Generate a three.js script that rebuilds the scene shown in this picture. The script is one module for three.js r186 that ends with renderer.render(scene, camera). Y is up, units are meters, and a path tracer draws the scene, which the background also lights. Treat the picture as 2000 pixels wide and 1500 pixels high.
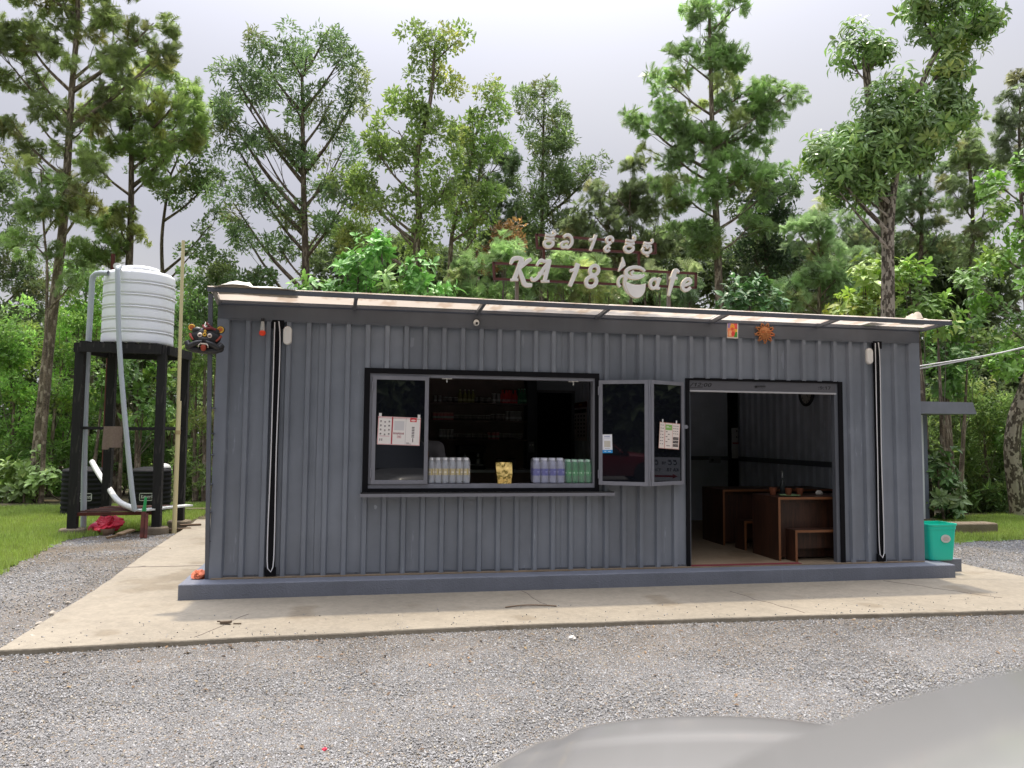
import * as THREE from 'three';
import { mergeGeometries } from 'three/addons/utils/BufferGeometryUtils.js';
import { RoundedBoxGeometry } from 'three/addons/geometries/RoundedBoxGeometry.js';
import { MarchingCubes } from 'three/addons/objects/MarchingCubes.js';

// ---------------------------------------------------------------- camera, sky, sun, exposure
const scene = new THREE.Scene();
const camera = new THREE.PerspectiveCamera(53.13, 4 / 3, 0.05, 900);
camera.position.set(1.415, 1.375, 7.751);
camera.rotation.set(0.06680, -0.18791, 0.00896, 'YXZ');
camera.focus = 8.2; camera.userData.fStop = 5.5;
camera.updateMatrixWorld(true);

const renderer = new THREE.WebGLRenderer({ antialias: true });
renderer.toneMapping = THREE.LinearToneMapping;
renderer.toneMappingExposure = 2.02;
renderer.shadowMap.enabled = true;

let seed = 20240611;
const rnd = () => { seed = (seed * 1664525 + 1013904223) >>> 0; return seed / 4294967296; };
const rr = (a, b) => a + (b - a) * rnd();
const pick = (a) => a[Math.floor(rnd() * a.length) % a.length];
const gauss = () => (rnd() + rnd() + rnd() + rnd() - 2) * 0.86;
const lerp = (a, b, t) => a + (b - a) * t, clamp = (x, a = 0, b = 1) => Math.min(b, Math.max(a, x));
const sstep = (a, b, x) => { const t = clamp((x - a) / (b - a)); return t * t * (3 - 2 * t); };
const V = (x, y, z) => new THREE.Vector3(x, y, z);

// tileable value noise
const HT = Array.from({ length: 4096 }, (_, i) => { let h = Math.imul(i + 77, 2654435761) >>> 0; h ^= h >>> 15; h = Math.imul(h, 2246822519) >>> 0; h ^= h >>> 13; return (h >>> 0) / 4294967296; });
function vn(x, y, p, s) {
  const xi = Math.floor(x), yi = Math.floor(y), fx = x - xi, fy = y - yi;
  const u = fx * fx * (3 - 2 * fx), v = fy * fy * (3 - 2 * fy);
  const g = (i, j) => HT[((((i % p) + p) % p) * 57 + (((j % p) + p) % p) * 131 + s * 911) & 4095];
  return lerp(lerp(g(xi, yi), g(xi + 1, yi), u), lerp(g(xi, yi + 1), g(xi + 1, yi + 1), u), v);
}
function fbm(u, v, p, oct = 4, s = 0, gain = 0.5) { let a = 1, t = 0, n = 0; for (let i = 0; i < oct; i++) { t += a * vn(u * p, v * p, p, s + i * 3); n += a; a *= gain; p *= 2; } return t / n; }

{ // thin bright overcast: nearly even, with soft cloud texture and an added sun glow overhead
  const W = 1024, H = 512, d = new Float32Array(W * H * 4);
  const sd = V(1.0, 40, -8).normalize();
  for (let j = 0; j < H; j++) for (let i = 0; i < W; i++) {
    const el = ((j + 0.5) / H - 0.5) * Math.PI, az = (i + 0.5) / W * Math.PI * 2, y = Math.sin(el), k = (j * W + i) * 4;
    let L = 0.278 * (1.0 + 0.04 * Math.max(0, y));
    const yy = Math.max(y, 0.04) + 0.12, cx = Math.cos(az) * Math.cos(el) / yy, cz = Math.sin(az) * Math.cos(el) / yy;
    const c = fbm(cx * 0.09 + 0.3, cz * 0.09 + 0.1, 4, 5, 2), c2 = fbm(cx * 0.05 + 0.7, cz * 0.05, 4, 3, 9);
    const m = sstep(0.36, 0.66, c);
    L *= 0.98 + 0.2 * (c2 - 0.5) + 0.1 * (m - 0.5);
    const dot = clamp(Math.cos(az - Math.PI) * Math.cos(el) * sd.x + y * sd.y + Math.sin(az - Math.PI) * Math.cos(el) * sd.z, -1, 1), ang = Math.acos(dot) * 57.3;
    L += 4.2 * Math.exp(-((ang / 23) ** 2) / 1.6); // wide glow round the veiled sun, out of view, added as fill light
    const blue = 1.0 - m;
    d[k] = L * lerp(1.0, 0.95, blue); d[k + 1] = L * lerp(1.0, 0.965, blue); d[k + 2] = L * lerp(1.04, 1.09, blue); d[k + 3] = 1;
  }
  const t = new THREE.DataTexture(d, W, H, THREE.RGBAFormat, THREE.FloatType);
  t.mapping = THREE.EquirectangularReflectionMapping; t.magFilter = t.minFilter = THREE.LinearFilter; t.wrapS = THREE.RepeatWrapping; t.needsUpdate = true;
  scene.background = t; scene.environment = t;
}
const sun = new THREE.DirectionalLight(0xfff1dc, 2.0);
sun.position.set(2.4 + 1.0, 40, -8); sun.target.position.set(2.4, 0, 0);
sun.castShadow = true; sun.shadow.radius = 3.2; sun.shadow.mapSize.set(4096, 4096);
Object.assign(sun.shadow.camera, { left: -30, right: 30, top: 30, bottom: -30, near: 1, far: 90 });
scene.add(sun, sun.target);

// a point of the view at a distance along the camera's axis (pixels of the 2000 x 1500 photograph); used to work out where trees stand
const CAM = camera.matrixWorld.clone();
const at = (px, py, d) => V((px - 1000) / 1500 * d, -(py - 750) / 1500 * d, -d).applyMatrix4(CAM);

// ---------------------------------------------------------------- bookkeeping
const taken = {};
function numbered(n) { const k = taken[n] = (taken[n] ?? -1) + 1; return k ? n + '_' + String(k).padStart(3, '0') : n; }
function tag(o, label, category, group, kind) { Object.assign(o.userData, { label, category }); if (group) o.userData.group = group; if (kind) o.userData.kind = kind; return o; }
function thing(name, label, category, pos = [0, 0, 0], turn = 0, group) {
  const o = new THREE.Group(); o.name = numbered(name); o.position.set(...pos); o.rotation.y = turn; scene.add(o); return tag(o, label, category, group);
}
const shade = (o) => { o.castShadow = o.receiveShadow = true; return o; };
function norm(g) {
  g = g.index ? g.toNonIndexed() : g;
  for (const k of Object.keys(g.attributes)) if (!['position', 'normal', 'uv'].includes(k)) g.deleteAttribute(k);
  if (!g.attributes.normal) g.computeVertexNormals();
  if (!g.attributes.uv) g.setAttribute('uv', new THREE.BufferAttribute(new Float32Array(g.attributes.position.count * 2), 2));
  return g;
}
const join = (gs) => { gs = [].concat(gs).map(norm); return gs.length === 1 ? gs[0] : mergeGeometries(gs); };
function part(name, geos, mat, parent) { const m = shade(new THREE.Mesh(Array.isArray(geos) ? join(geos) : geos, mat)); m.name = name; (parent ?? scene).add(m); if (!parent) m.name = numbered(name); return m; }
const struct = (name, geos, mat) => { const m = part(name, geos, mat); m.userData.kind = 'structure'; return m; };
function uvBox(g, s = 1) { // uv in metres from the way each face points
  g = g.index ? g.toNonIndexed() : g; const p = g.attributes.position, n = g.attributes.normal, uv = new Float32Array(p.count * 2);
  for (let i = 0; i < p.count; i += 3) {
    let ax = 0, ay = 0, az = 0; for (let k = 0; k < 3; k++) { ax += Math.abs(n.getX(i + k)); ay += Math.abs(n.getY(i + k)); az += Math.abs(n.getZ(i + k)); }
    for (let k = i; k < i + 3; k++) {
      const x = p.getX(k), y = p.getY(k), z = p.getZ(k);
      const [a, b] = ax >= ay && ax >= az ? [z, y] : ay >= az ? [x, z] : [x, y];
      uv[k * 2] = a * s; uv[k * 2 + 1] = b * s;
    }
  }
  g.setAttribute('uv', new THREE.BufferAttribute(uv, 2)); return g;
}
const swapUV = (g) => { const u = g.attributes.uv; for (let i = 0; i < u.count; i++) u.setXY(i, u.getY(i), u.getX(i)); return g; };
const box = (w, h, d, x = 0, y = 0, z = 0) => uvBox(new THREE.BoxGeometry(w, h, d).translate(x, y, z));
const span = (x0, x1, y0, y1, z0, z1) => box(x1 - x0, y1 - y0, z1 - z0, (x0 + x1) / 2, (y0 + y1) / 2, (z0 + z1) / 2);
const rbox = (w, h, d, r, x = 0, y = 0, z = 0, s = 2) => uvBox(new RoundedBoxGeometry(w, h, d, s, r).translate(x, y, z));
const cyl = (r0, r1, h, n = 16, x = 0, y = 0, z = 0) => new THREE.CylinderGeometry(r0, r1, h, n).translate(x, y, z);
const lathe = (pts, n = 24) => new THREE.LatheGeometry(pts.map(([r, y]) => new THREE.Vector2(r, y)), n);
function tube(pts, r, seg = 8, rad = 8, curved = true) {
  pts = pts.map((p) => p.isVector3 ? p : V(...p));
  const c = curved ? new THREE.CatmullRomCurve3(pts) : pts.slice(1).reduce((c, p, i) => { c.add(new THREE.LineCurve3(pts[i], p)); return c; }, new THREE.CurvePath());
  return new THREE.TubeGeometry(c, seg, r, rad);
}
function limb(pts, r0, r1, seg = 6, rad = 6) { // tapering tube, uv in metres
  const c = new THREE.CatmullRomCurve3(pts), g = new THREE.TubeGeometry(c, seg, 1, rad), p = g.attributes.position, uv = g.attributes.uv, L = c.getLength(), q = V(0, 0, 0);
  for (let i = 0; i <= seg; i++) { const t = i / seg; c.getPointAt(t, q); const r = lerp(r0, r1, t);
    for (let j = 0; j <= rad; j++) { const k = i * (rad + 1) + j; p.setXYZ(k, q.x + (p.getX(k) - q.x) * r, q.y + (p.getY(k) - q.y) * r, q.z + (p.getZ(k) - q.z) * r); uv.setXY(k, j / rad * r0 * 6.28, t * L); } }
  return g;
}
// a bar of square section between two points
function bar(a, b, w, h = w) { const A = V(...a), B = V(...b), d = B.clone().sub(A), L = d.length(); const g = uvBox(new THREE.BoxGeometry(w, h, L)); g.applyMatrix4(new THREE.Matrix4().lookAt(A, B, Math.abs(d.y) > 0.95 * L ? V(0, 0, 1) : V(0, 1, 0)).setPosition(A.add(B).multiplyScalar(0.5))); return g; }

// ---------------------------------------------------------------- textures
function tex(n, f, srgb = true, rep = 1) {
  const d = new Uint8Array(n * n * 4);
  for (let j = 0; j < n; j++) for (let i = 0; i < n; i++) { const c = f(i / n, j / n), k = (j * n + i) * 4; if (Array.isArray(c)) { d[k] = clamp(c[0], 0, 255); d[k + 1] = clamp(c[1], 0, 255); d[k + 2] = clamp(c[2], 0, 255); } else d[k] = d[k + 1] = d[k + 2] = clamp(c * 255, 0, 255); d[k + 3] = 255; }
  const t = new THREE.DataTexture(d, n, n, THREE.RGBAFormat); if (srgb) t.colorSpace = THREE.SRGBColorSpace;
  t.wrapS = t.wrapT = THREE.RepeatWrapping; t.magFilter = THREE.LinearFilter; t.minFilter = THREE.LinearMipmapLinearFilter; t.generateMipmaps = true; t.repeat.set(rep, rep); t.needsUpdate = true; return t;
}
const rep = (t, x, y = x) => { const c = t.clone(); c.repeat.set(x, y); c.needsUpdate = true; return c; };
const S = (r, g, b) => new THREE.Color().setRGB(r, g, b);
const std = (c, roughness = 0.6, more = {}) => new THREE.MeshStandardMaterial({ color: Array.isArray(c) ? S(...c) : c, roughness, ...more });
const phys = (c, roughness = 0.6, more = {}) => new THREE.MeshPhysicalMaterial({ color: Array.isArray(c) ? S(...c) : c, roughness, ...more });

// crushed stone: a field of cells, each stone its own tone
const cells = (N, jit) => { const P = []; for (let i = 0; i < N * N; i++) P.push([rnd() * jit, rnd() * jit, rnd(), rnd()]); return (u, v) => {
  const x = u * N, y = v * N, xi = Math.floor(x), yi = Math.floor(y); let d1 = 9, d2 = 9, id = 0;
  for (let a = -1; a <= 1; a++) for (let b = -1; b <= 1; b++) { const k = (((yi + b) % N + N) % N) * N + ((xi + a) % N + N) % N, q = P[k], dx = xi + a + q[0] - x, dy = yi + b + q[1] - y, dd = dx * dx + dy * dy; if (dd < d1) { d2 = d1; d1 = dd; id = k; } else if (dd < d2) d2 = dd; }
  return [Math.sqrt(d1), Math.sqrt(d2), P[id][2], P[id][3]]; }; };
const gc = cells(64, 1), gc2 = cells(96, 1);
const gravelTex = tex(1024, (u, v) => { const a = gc(u, v), b = gc2(u + 0.37, v + 0.11), edge = clamp((a[1] - a[0]) * 4), t = lerp(124, 192, a[2] * 0.7 + b[2] * 0.3), n = fbm(u, v, 8, 4, 3), w = a[3] > 0.86 ? 18 : 0; const g = (t * 0.75 + 45) * lerp(0.74, 1, edge) * lerp(0.86, 1.1, n); return [g + w * 0.7 + 3, g + 1, g - w * 0.8 - 1]; });
const gravelBump = tex(1024, (u, v) => { const a = gc(u, v), b = gc2(u + 0.37, v + 0.11); return clamp(clamp((a[1] - a[0]) * 2.2) * (0.5 + 0.5 * a[2]) * 0.8 + 0.2 * clamp((b[1] - b[0]) * 2)); }, false);
const soilTex = tex(512, (u, v) => { const n = fbm(u, v, 6, 6, 1, 0.6), m = fbm(u, v, 24, 3, 8); const g = 60 + 70 * n + 30 * (m - 0.5); return [g * 1.02, g * 0.88, g * 0.66]; });
const concTex = tex(1024, (u, v) => { const n = fbm(u, v, 4, 7, 4, 0.55), f = fbm(u, v, 128, 2, 6), s = sstep(0.56, 0.74, fbm(u, v, 7, 5, 13)); const line = sstep(0.5, 0.56, fbm(u * 1, v, 40, 2, 21)); let g = 178 + 34 * (n - 0.5) + 18 * (f - 0.5) - 5 * line; return [g * (1.02 - 0.11 * s), g * (0.955 - 0.12 * s), g * (0.85 - 0.13 * s)]; });
const concBump = tex(512, (u, v) => 0.5 * fbm(u, v, 6, 6, 5) + 0.5 * fbm(u, v, 90, 2, 2), false);
const paintTex = tex(512, (u, v) => { // sheet-steel paint with runs and scuffs
  const st = fbm(u, v * 0.125, 32, 4, 2), n = fbm(u, v, 5, 5, 7), sc = sstep(0.64, 0.76, fbm(u * 2, v * 0.25, 48, 3, 11)) * sstep(0.5, 0.7, fbm(u, v, 4, 3, 15)); const g = 214 + 34 * (n - 0.5) + 11 * (st - 0.5) + 60 * sc * sstep(0.5, 0.8, st); return [g, g, g]; });
const paintRough = tex(512, (u, v) => 0.62 + 0.3 * (fbm(u, v, 6, 5, 17) - 0.5) + 0.2 * (fbm(u, v * 0.125, 32, 3, 12) - 0.5), false);
const barkTex = tex(512, (u, v) => { const r = fbm(u, v * 0.5, 12, 5, 3, 0.6), li = sstep(0.56, 0.66, fbm(u, v, 9, 5, 31)), h = sstep(0.6, 0.75, fbm(u * 0.25, v, 64, 2, 12)); const g = 96 + 90 * (r - 0.4) - 22 * h; return [lerp(g, 176, li * 0.6), lerp(g * 0.9, 168, li * 0.6), lerp(g * 0.8, 156, li * 0.6)]; });
const barkBump = tex(512, (u, v) => fbm(u, v * 0.5, 14, 5, 3, 0.6), false);
const blotchTex = tex(512, (u, v) => { const r = fbm(u, v, 22, 4, 3, 0.65), li = sstep(0.47, 0.56, fbm(u, v, 14, 4, 37)); const g = 92 + 90 * (r - 0.4); return [lerp(g, 205, li * 0.85), lerp(g * 0.92, 198, li * 0.85), lerp(g * 0.82, 184, li * 0.85)]; });
const woodTex = tex(512, (u, v) => { const w = fbm(u, v * 0.06, 26, 5, 4, 0.6), k = fbm(u, v * 0.12, 90, 2, 9); const g = 60 + 64 * (w - 0.4) + 22 * (k - 0.5); return [g * 1.15, g * 0.72, g * 0.5]; });
const charTex = tex(256, (u, v) => { const w = fbm(u, v * 0.08, 22, 5, 14, 0.6), p = sstep(0.62, 0.72, fbm(u, v * 0.3, 12, 4, 20)); const g = 26 + 36 * (w - 0.4) + 40 * p; return [g * 1.02, g * 0.98, g * 0.94]; });
const grassTex = tex(512, (u, v) => { const n = fbm(u, v, 10, 6, 2, 0.6), d = sstep(0.55, 0.72, fbm(u, v, 5, 4, 9)); const g = 60 + 60 * n; return [lerp(g * 0.85, 128, d * 0.4), lerp(g * 1.08, 116, d * 0.4), lerp(g * 0.34, 70, d * 0.4)]; });
const rustTex = tex(256, (u, v) => { const n = fbm(u, v, 6, 5, 5); const g = 70 + 60 * (n - 0.4); return [g * 1.35, g * 0.72, g * 0.55]; });
const clothTex = tex(256, (u, v) => { const w = 0.5 + 0.5 * Math.sin(u * 402) * Math.sin(v * 402), n = fbm(u, v, 5, 4, 8); const g = 168 + 26 * (n - 0.5) + 16 * (w - 0.5); return [g, g * 0.94, g * 0.89]; });
function canvasTex(w, h, draw) { const c = document.createElement('canvas'); c.width = w; c.height = h; draw(c.getContext('2d'), w, h); const t = new THREE.CanvasTexture(c); t.colorSpace = THREE.SRGBColorSpace; t.magFilter = THREE.LinearFilter; return t; }

// ---------------------------------------------------------------- materials
const M = {
  wall: std([0.298, 0.328, 0.385], 0.6, { map: rep(paintTex, 0.7), roughnessMap: rep(paintRough, 0.7), metalness: 0.1 }),
  trim: std([0.155, 0.168, 0.2], 0.55, { map: rep(paintTex, 0.6), roughnessMap: rep(paintRough, 0.6), metalness: 0.1 }),
  frame: std([0.3, 0.305, 0.35], 0.5, { map: rep(paintTex, 1.4) }),
  liner: std([0.7, 0.75, 0.84], 0.75, { map: rep(paintTex, 0.8) }),
  plinth: std([0.225, 0.245, 0.3], 0.7, { map: rep(paintTex, 0.5), bumpMap: rep(concBump, 1.2), bumpScale: 0.006 }),
  dark: phys([0.006, 0.006, 0.008], 0.6, { specularIntensity: 0.25 }), black: std([0.018, 0.018, 0.02], 0.55), granite: std([0.02, 0.02, 0.022], 0.22),
  white: std([0.72, 0.72, 0.7], 0.4), cream: std([0.72, 0.66, 0.5], 0.5), steel: std([0.55, 0.56, 0.58], 0.35, { metalness: 0.9 }),
  glassDark: phys([0.006, 0.007, 0.01], 0.02, { ior: 1.46 }),
  gravel: std([0.74, 0.75, 0.75], 0.95, { map: rep(gravelTex, 1.1), bumpMap: rep(gravelBump, 1.1), bumpScale: 0.012, vertexColors: true }),
  soil: std([0.5, 0.55, 0.45], 1, { map: rep(soilTex, 0.6) }), conc: std([0.57, 0.58, 0.575], 0.9, { map: rep(concTex, 0.31), bumpMap: rep(concBump, 0.9), bumpScale: 0.004 }),
  foot: std([0.42, 0.39, 0.35], 0.95, { map: rep(concTex, 1), bumpMap: rep(concBump, 3), bumpScale: 0.01 }),
  lawn: std([1.1, 1.3, 0.9], 1, { map: rep(grassTex, 0.8) }),
  bark: std([1.3, 1.24, 1.18], 0.95, { map: rep(barkTex, 1.4, 0.9), bumpMap: rep(barkBump, 1.4, 0.9), bumpScale: 0.02 }),
  barkDark: std([0.85, 0.79, 0.74], 0.95, { map: rep(barkTex, 1.4, 0.9), bumpMap: rep(barkBump, 1.4, 0.9), bumpScale: 0.02 }),
  barkBlotch: std([0.8, 0.76, 0.72], 0.95, { map: rep(blotchTex, 1.5, 0.9), bumpMap: rep(barkBump, 2, 1), bumpScale: 0.02 }),
  twig: std([0.2, 0.17, 0.145], 0.95),
  wood: std([0.62, 0.6, 0.6], 0.5, { map: rep(woodTex, 1.6) }), woodEdge: std([0.46, 0.2, 0.08], 0.5, { map: rep(clothTex, 2) }),
  char: std([0.55, 0.53, 0.52], 0.8, { map: rep(charTex, 3.1, 1.3), bumpMap: rep(charTex, 3.1, 1.3), bumpScale: 0.01 }),
  rust: std([0.62, 0.5, 0.5], 0.8, { map: rep(rustTex, 2) }), redSteel: std([0.22, 0.06, 0.048], 0.6, { map: rep(clothTex, 3) }),
  pvc: std([0.42, 0.46, 0.49], 0.4), pole: std([0.62, 0.54, 0.3], 0.5), tank: phys([0.86, 0.88, 0.9], 0.42, { clearcoat: 0.15, clearcoatRoughness: 0.4 }),
  terracotta: std([0.4, 0.13, 0.055], 0.85, { map: rep(clothTex, 4) }),
};
const G = -0.142, YG = -0.185; // top of the concrete apron, gravel yard
// ---------------------------------------------------------------- ground
{
  const g = new THREE.PlaneGeometry(700, 700, 1, 1).rotateX(-Math.PI / 2).translate(0, YG - 0.012, 0); struct('ground', uvBox(g), M.soil);
}
function flat(poly, y, step = 0) { // a sheet with the given outline
  const s = new THREE.Shape(poly.map(([x, z]) => new THREE.Vector2(x, -z))); const g = new THREE.ShapeGeometry(s).rotateX(-Math.PI / 2).translate(0, y, 0); return uvBox(g);
}
function rough(poly, n, amp, s) { // an outline with ragged edges
  const out = []; poly.forEach((a, i) => { const b = poly[(i + 1) % poly.length], L = Math.hypot(b[0] - a[0], b[1] - a[1]), k = Math.max(1, Math.min(60, Math.round(L / n))); for (let j = 0; j < k; j++) { const t = j / k; out.push([lerp(a[0], b[0], t) + (j ? amp * gauss() : 0), lerp(a[1], b[1], t) + (j ? amp * gauss() : 0)]); } }); return out;
}
const slabPoly = [[-1.06, 1.73], [0.8, 1.62], [2.6, 1.56], [5, 1.6], [7.3, 1.73], [8.72, 1.8], [8.62, -0.42], [8.6, -6.6], [-1.44, -6.6], [-1.36, -5.2], [-1.24, -2.5], [-1.1, -0.4]];
function distSlab(x, z) { // distance outside the apron, rough
  let d = 99; for (let i = 0; i < slabPoly.length; i++) { const a = slabPoly[i], b = slabPoly[(i + 1) % slabPoly.length], ex = b[0] - a[0], ez = b[1] - a[1], t = clamp(((x - a[0]) * ex + (z - a[1]) * ez) / (ex * ex + ez * ez)); d = Math.min(d, Math.hypot(x - a[0] - ex * t, z - a[1] - ez * t)); } return d;
}
const dirtAt = (x, z) => { // share of bare brown earth among the stones
  const n = fbm(x * 0.05 + 0.5, z * 0.05 + 0.5, 12, 5, 40), m = fbm(x * 0.05, z * 0.05, 40, 3, 44), d = distSlab(x, z);
  let a = sstep(0.8, 0.05, d + (n - 0.5) * 1.5) * 0.38; if (x > 2.5 && z > 1.4) a = Math.max(a, sstep(1.5, 0.4, d + (n - 0.5) * 1.6) * 0.42);
  a = Math.max(a, sstep(0.6, 0.74, n) * 0.5); if (x < -1) a = Math.max(a, sstep(-0.2, -3.4, z) * 0.75 * sstep(0.35, 0.55, m)); return clamp(a * (0.6 + 0.8 * m));
};
{
  const nx = 190, nz = 150, g = new THREE.PlaneGeometry(19, 15, nx, nz).rotateX(-Math.PI / 2).translate(4.5, 0, 2.5), p = g.attributes.position, c = new Float32Array(p.count * 3), uv = g.attributes.uv;
  for (let i = 0; i < p.count; i++) {
    const x = p.getX(i), z = p.getZ(i), a = dirtAt(x, z), t = 0.9 + 0.25 * (fbm(x * 0.05 + 0.2, z * 0.05, 10, 4, 50) - 0.5);
    p.setY(i, YG + 0.012 * (fbm(x * 0.05, z * 0.05, 30, 3, 55) - 0.5)); uv.setXY(i, x, z);
    c.set([lerp(1, 0.72, a) * t, lerp(0.985, 0.6, a) * t, lerp(0.965, 0.45, a) * t], i * 3);
  }
  g.setAttribute('color', new THREE.BufferAttribute(c, 3)); g.computeVertexNormals();
  const m = new THREE.Mesh(g, M.gravel); m.name = 'gravel_yard'; m.receiveShadow = true; m.userData.kind = 'structure'; scene.add(m);
  const far = (poly) => { const f = flat(poly, YG - 0.006); f.setAttribute('color', new THREE.BufferAttribute(new Float32Array(f.attributes.position.count * 3).fill(0.86), 3)); return f; };
  const m2 = new THREE.Mesh(mergeGeometries([far([[-30, 34], [40, 34], [40, 9.9], [-30, 9.9]]), far([[-30, 9.9], [-4.9, 9.9], [-4.9, 0.4], [-30, 3]]), far([[13.9, 9.9], [40, 9.9], [40, -1.5], [13.9, -2.2]])]), M.gravel);
  m2.name = 'car_park'; m2.receiveShadow = true; m2.userData.kind = 'structure'; scene.add(m2);
}
{ // concrete apron
  const s = new THREE.Shape(rough(slabPoly, 0.22, 0.012).map(([x, z]) => new THREE.Vector2(x, -z)));
  const cut = (z) => z; const g = new THREE.ExtrudeGeometry(s, { depth: 0.09, bevelEnabled: true, bevelSize: 0.012, bevelThickness: 0.012, bevelSegments: 2 }).rotateX(-Math.PI / 2).translate(0, G - 0.09 - 0.012, 0);
  struct('concrete_apron', uvBox(g), M.conc);
  // saw-cut / cold joint beside the hut, and a thinner skim laid over the corner
  struct('joint_line', [span(-1.19, -0.26, G - 0.004, G + 0.0035, -1.66, -1.636), bar([-1.19, G, -1.62], [-1.0, G + 0.001, -1.7], 0.02, 0.006)], std([0.2, 0.17, 0.14], 1));
}
{ // hairline cracks in the apron
  const g = []; for (const [x, z, dx, dz, n] of [[2.95, 0.28, 0.03, 0.11, 6], [5.2, 1.56, -0.02, -0.12, 8], [0.2, 1.6, 0.05, -0.1, 7], [6.9, 0.3, 0.06, 0.1, 9]]) { let a = x, b = z; for (let i = 0; i < n; i++) { const c = a + dx + 0.05 * gauss(), d = b + dz + 0.03 * gauss(); g.push(bar([a, G, b], [c, G, d], 0.005, 0.005)); a = c; b = d; } }
  struct('crack_lines', g, std([0.16, 0.13, 0.11], 1));
}
// lawns
const lawnPoly = [[-2.35, -0.9], [-2.55, -1.9], [-2.66, -3.0], [-2.8, -3.9], [-2.72, -4.65], [-2.3, -5.15], [-1.75, -5.6], [-1.62, -7.3], [-1.5, -9.5], [-14, -9.5], [-16, 2.2], [-6, 1.2], [-3.2, 0.2]];
const lawnPoly2 = [[9.7, -2.35], [10.6, -2.62], [11.8, -2.72], [13.2, -2.6], [22, -1.8], [22, -5.6], [9.4, -5.6], [9.3, -3.0]];
struct('lawn', flat(rough(lawnPoly, 0.14, 0.07), YG + 0.008), M.lawn); struct('lawn', flat(rough(lawnPoly2, 0.14, 0.07), YG + 0.008), M.lawn);
const inside = (poly, x, z) => { let c = false; for (let i = 0, j = poly.length - 1; i < poly.length; j = i++) { const [a, b] = poly[i], [d, e] = poly[j]; if ((b > z) !== (e > z) && x < (d - a) * (z - b) / (e - b) + a) c = !c; } return c; };
function instanced(name, geo, mat, list, parent) { // list: [matrix, color]
  const m = new THREE.InstancedMesh(geo, mat, list.length); list.forEach(([k, c], i) => { m.setMatrixAt(i, k); if (c) m.setColorAt(i, c); }); m.name = name; shade(m); (parent ?? scene).add(m); return m;
}
const mat4 = (p, q, s) => new THREE.Matrix4().compose(p, q, typeof s === 'number' ? V(s, s, s) : s);
{ // grass blades
  const tri = []; for (let i = 0; i < 9; i++) { const a = rr(0, 6.28), l = rr(0.05, 0.12), b = rr(0.2, 0.9), x = rr(-0.05, 0.05), z = rr(-0.05, 0.05), w = 0.006, ca = Math.cos(a), sa = Math.sin(a); tri.push(x - sa * w, 0, z + ca * w, x + sa * w, 0, z - ca * w, x + ca * l * b * 0.7, l, z + sa * l * b * 0.7); }
  const g = new THREE.BufferGeometry(); g.setAttribute('position', new THREE.BufferAttribute(new Float32Array(tri), 3));
  const mat = phys([1, 1, 1], 0.95, { side: THREE.DoubleSide, transmission: 0.35 });
  const list = [], list2 = [], q = new THREE.Quaternion();
  const put = (L, poly, x0, x1, z0, z1, n) => { for (let i = 0; i < n; i++) { const x = rr(x0, x1), z = rr(z0, z1), h = fbm(x * 0.06 + 3, z * 0.06 + 3, 12, 4, 60); if (!inside(poly, x + 0.1 * gauss(), z + 0.1 * gauss()) || rnd() > h * 1.7) continue; q.setFromAxisAngle(V(0, 1, 0), rr(0, 6.28)); const y = rr(0.7, 1.3); L.push([mat4(V(x, YG + 0.004, z), q, rr(0.6, 1.15) * (0.6 + h)), S(0.25 * y + 0.08 * (1 - h), 0.4 * y, 0.07 * y)]); } };
  put(list, lawnPoly, -7, -1.4, -9.4, -0.8, 52000); put(list2, lawnPoly2, 9.2, 14, -5.6, -1.9, 17000);
  tag(instanced('grass', g, mat, list), 'mown green grass of the lawn under the water tank stand', 'grass', null, 'stuff');
  tag(instanced('grass_001', g, mat, list2), 'strip of grass beside the kerb block right of the green bin', 'grass', null, 'stuff');
}
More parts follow.
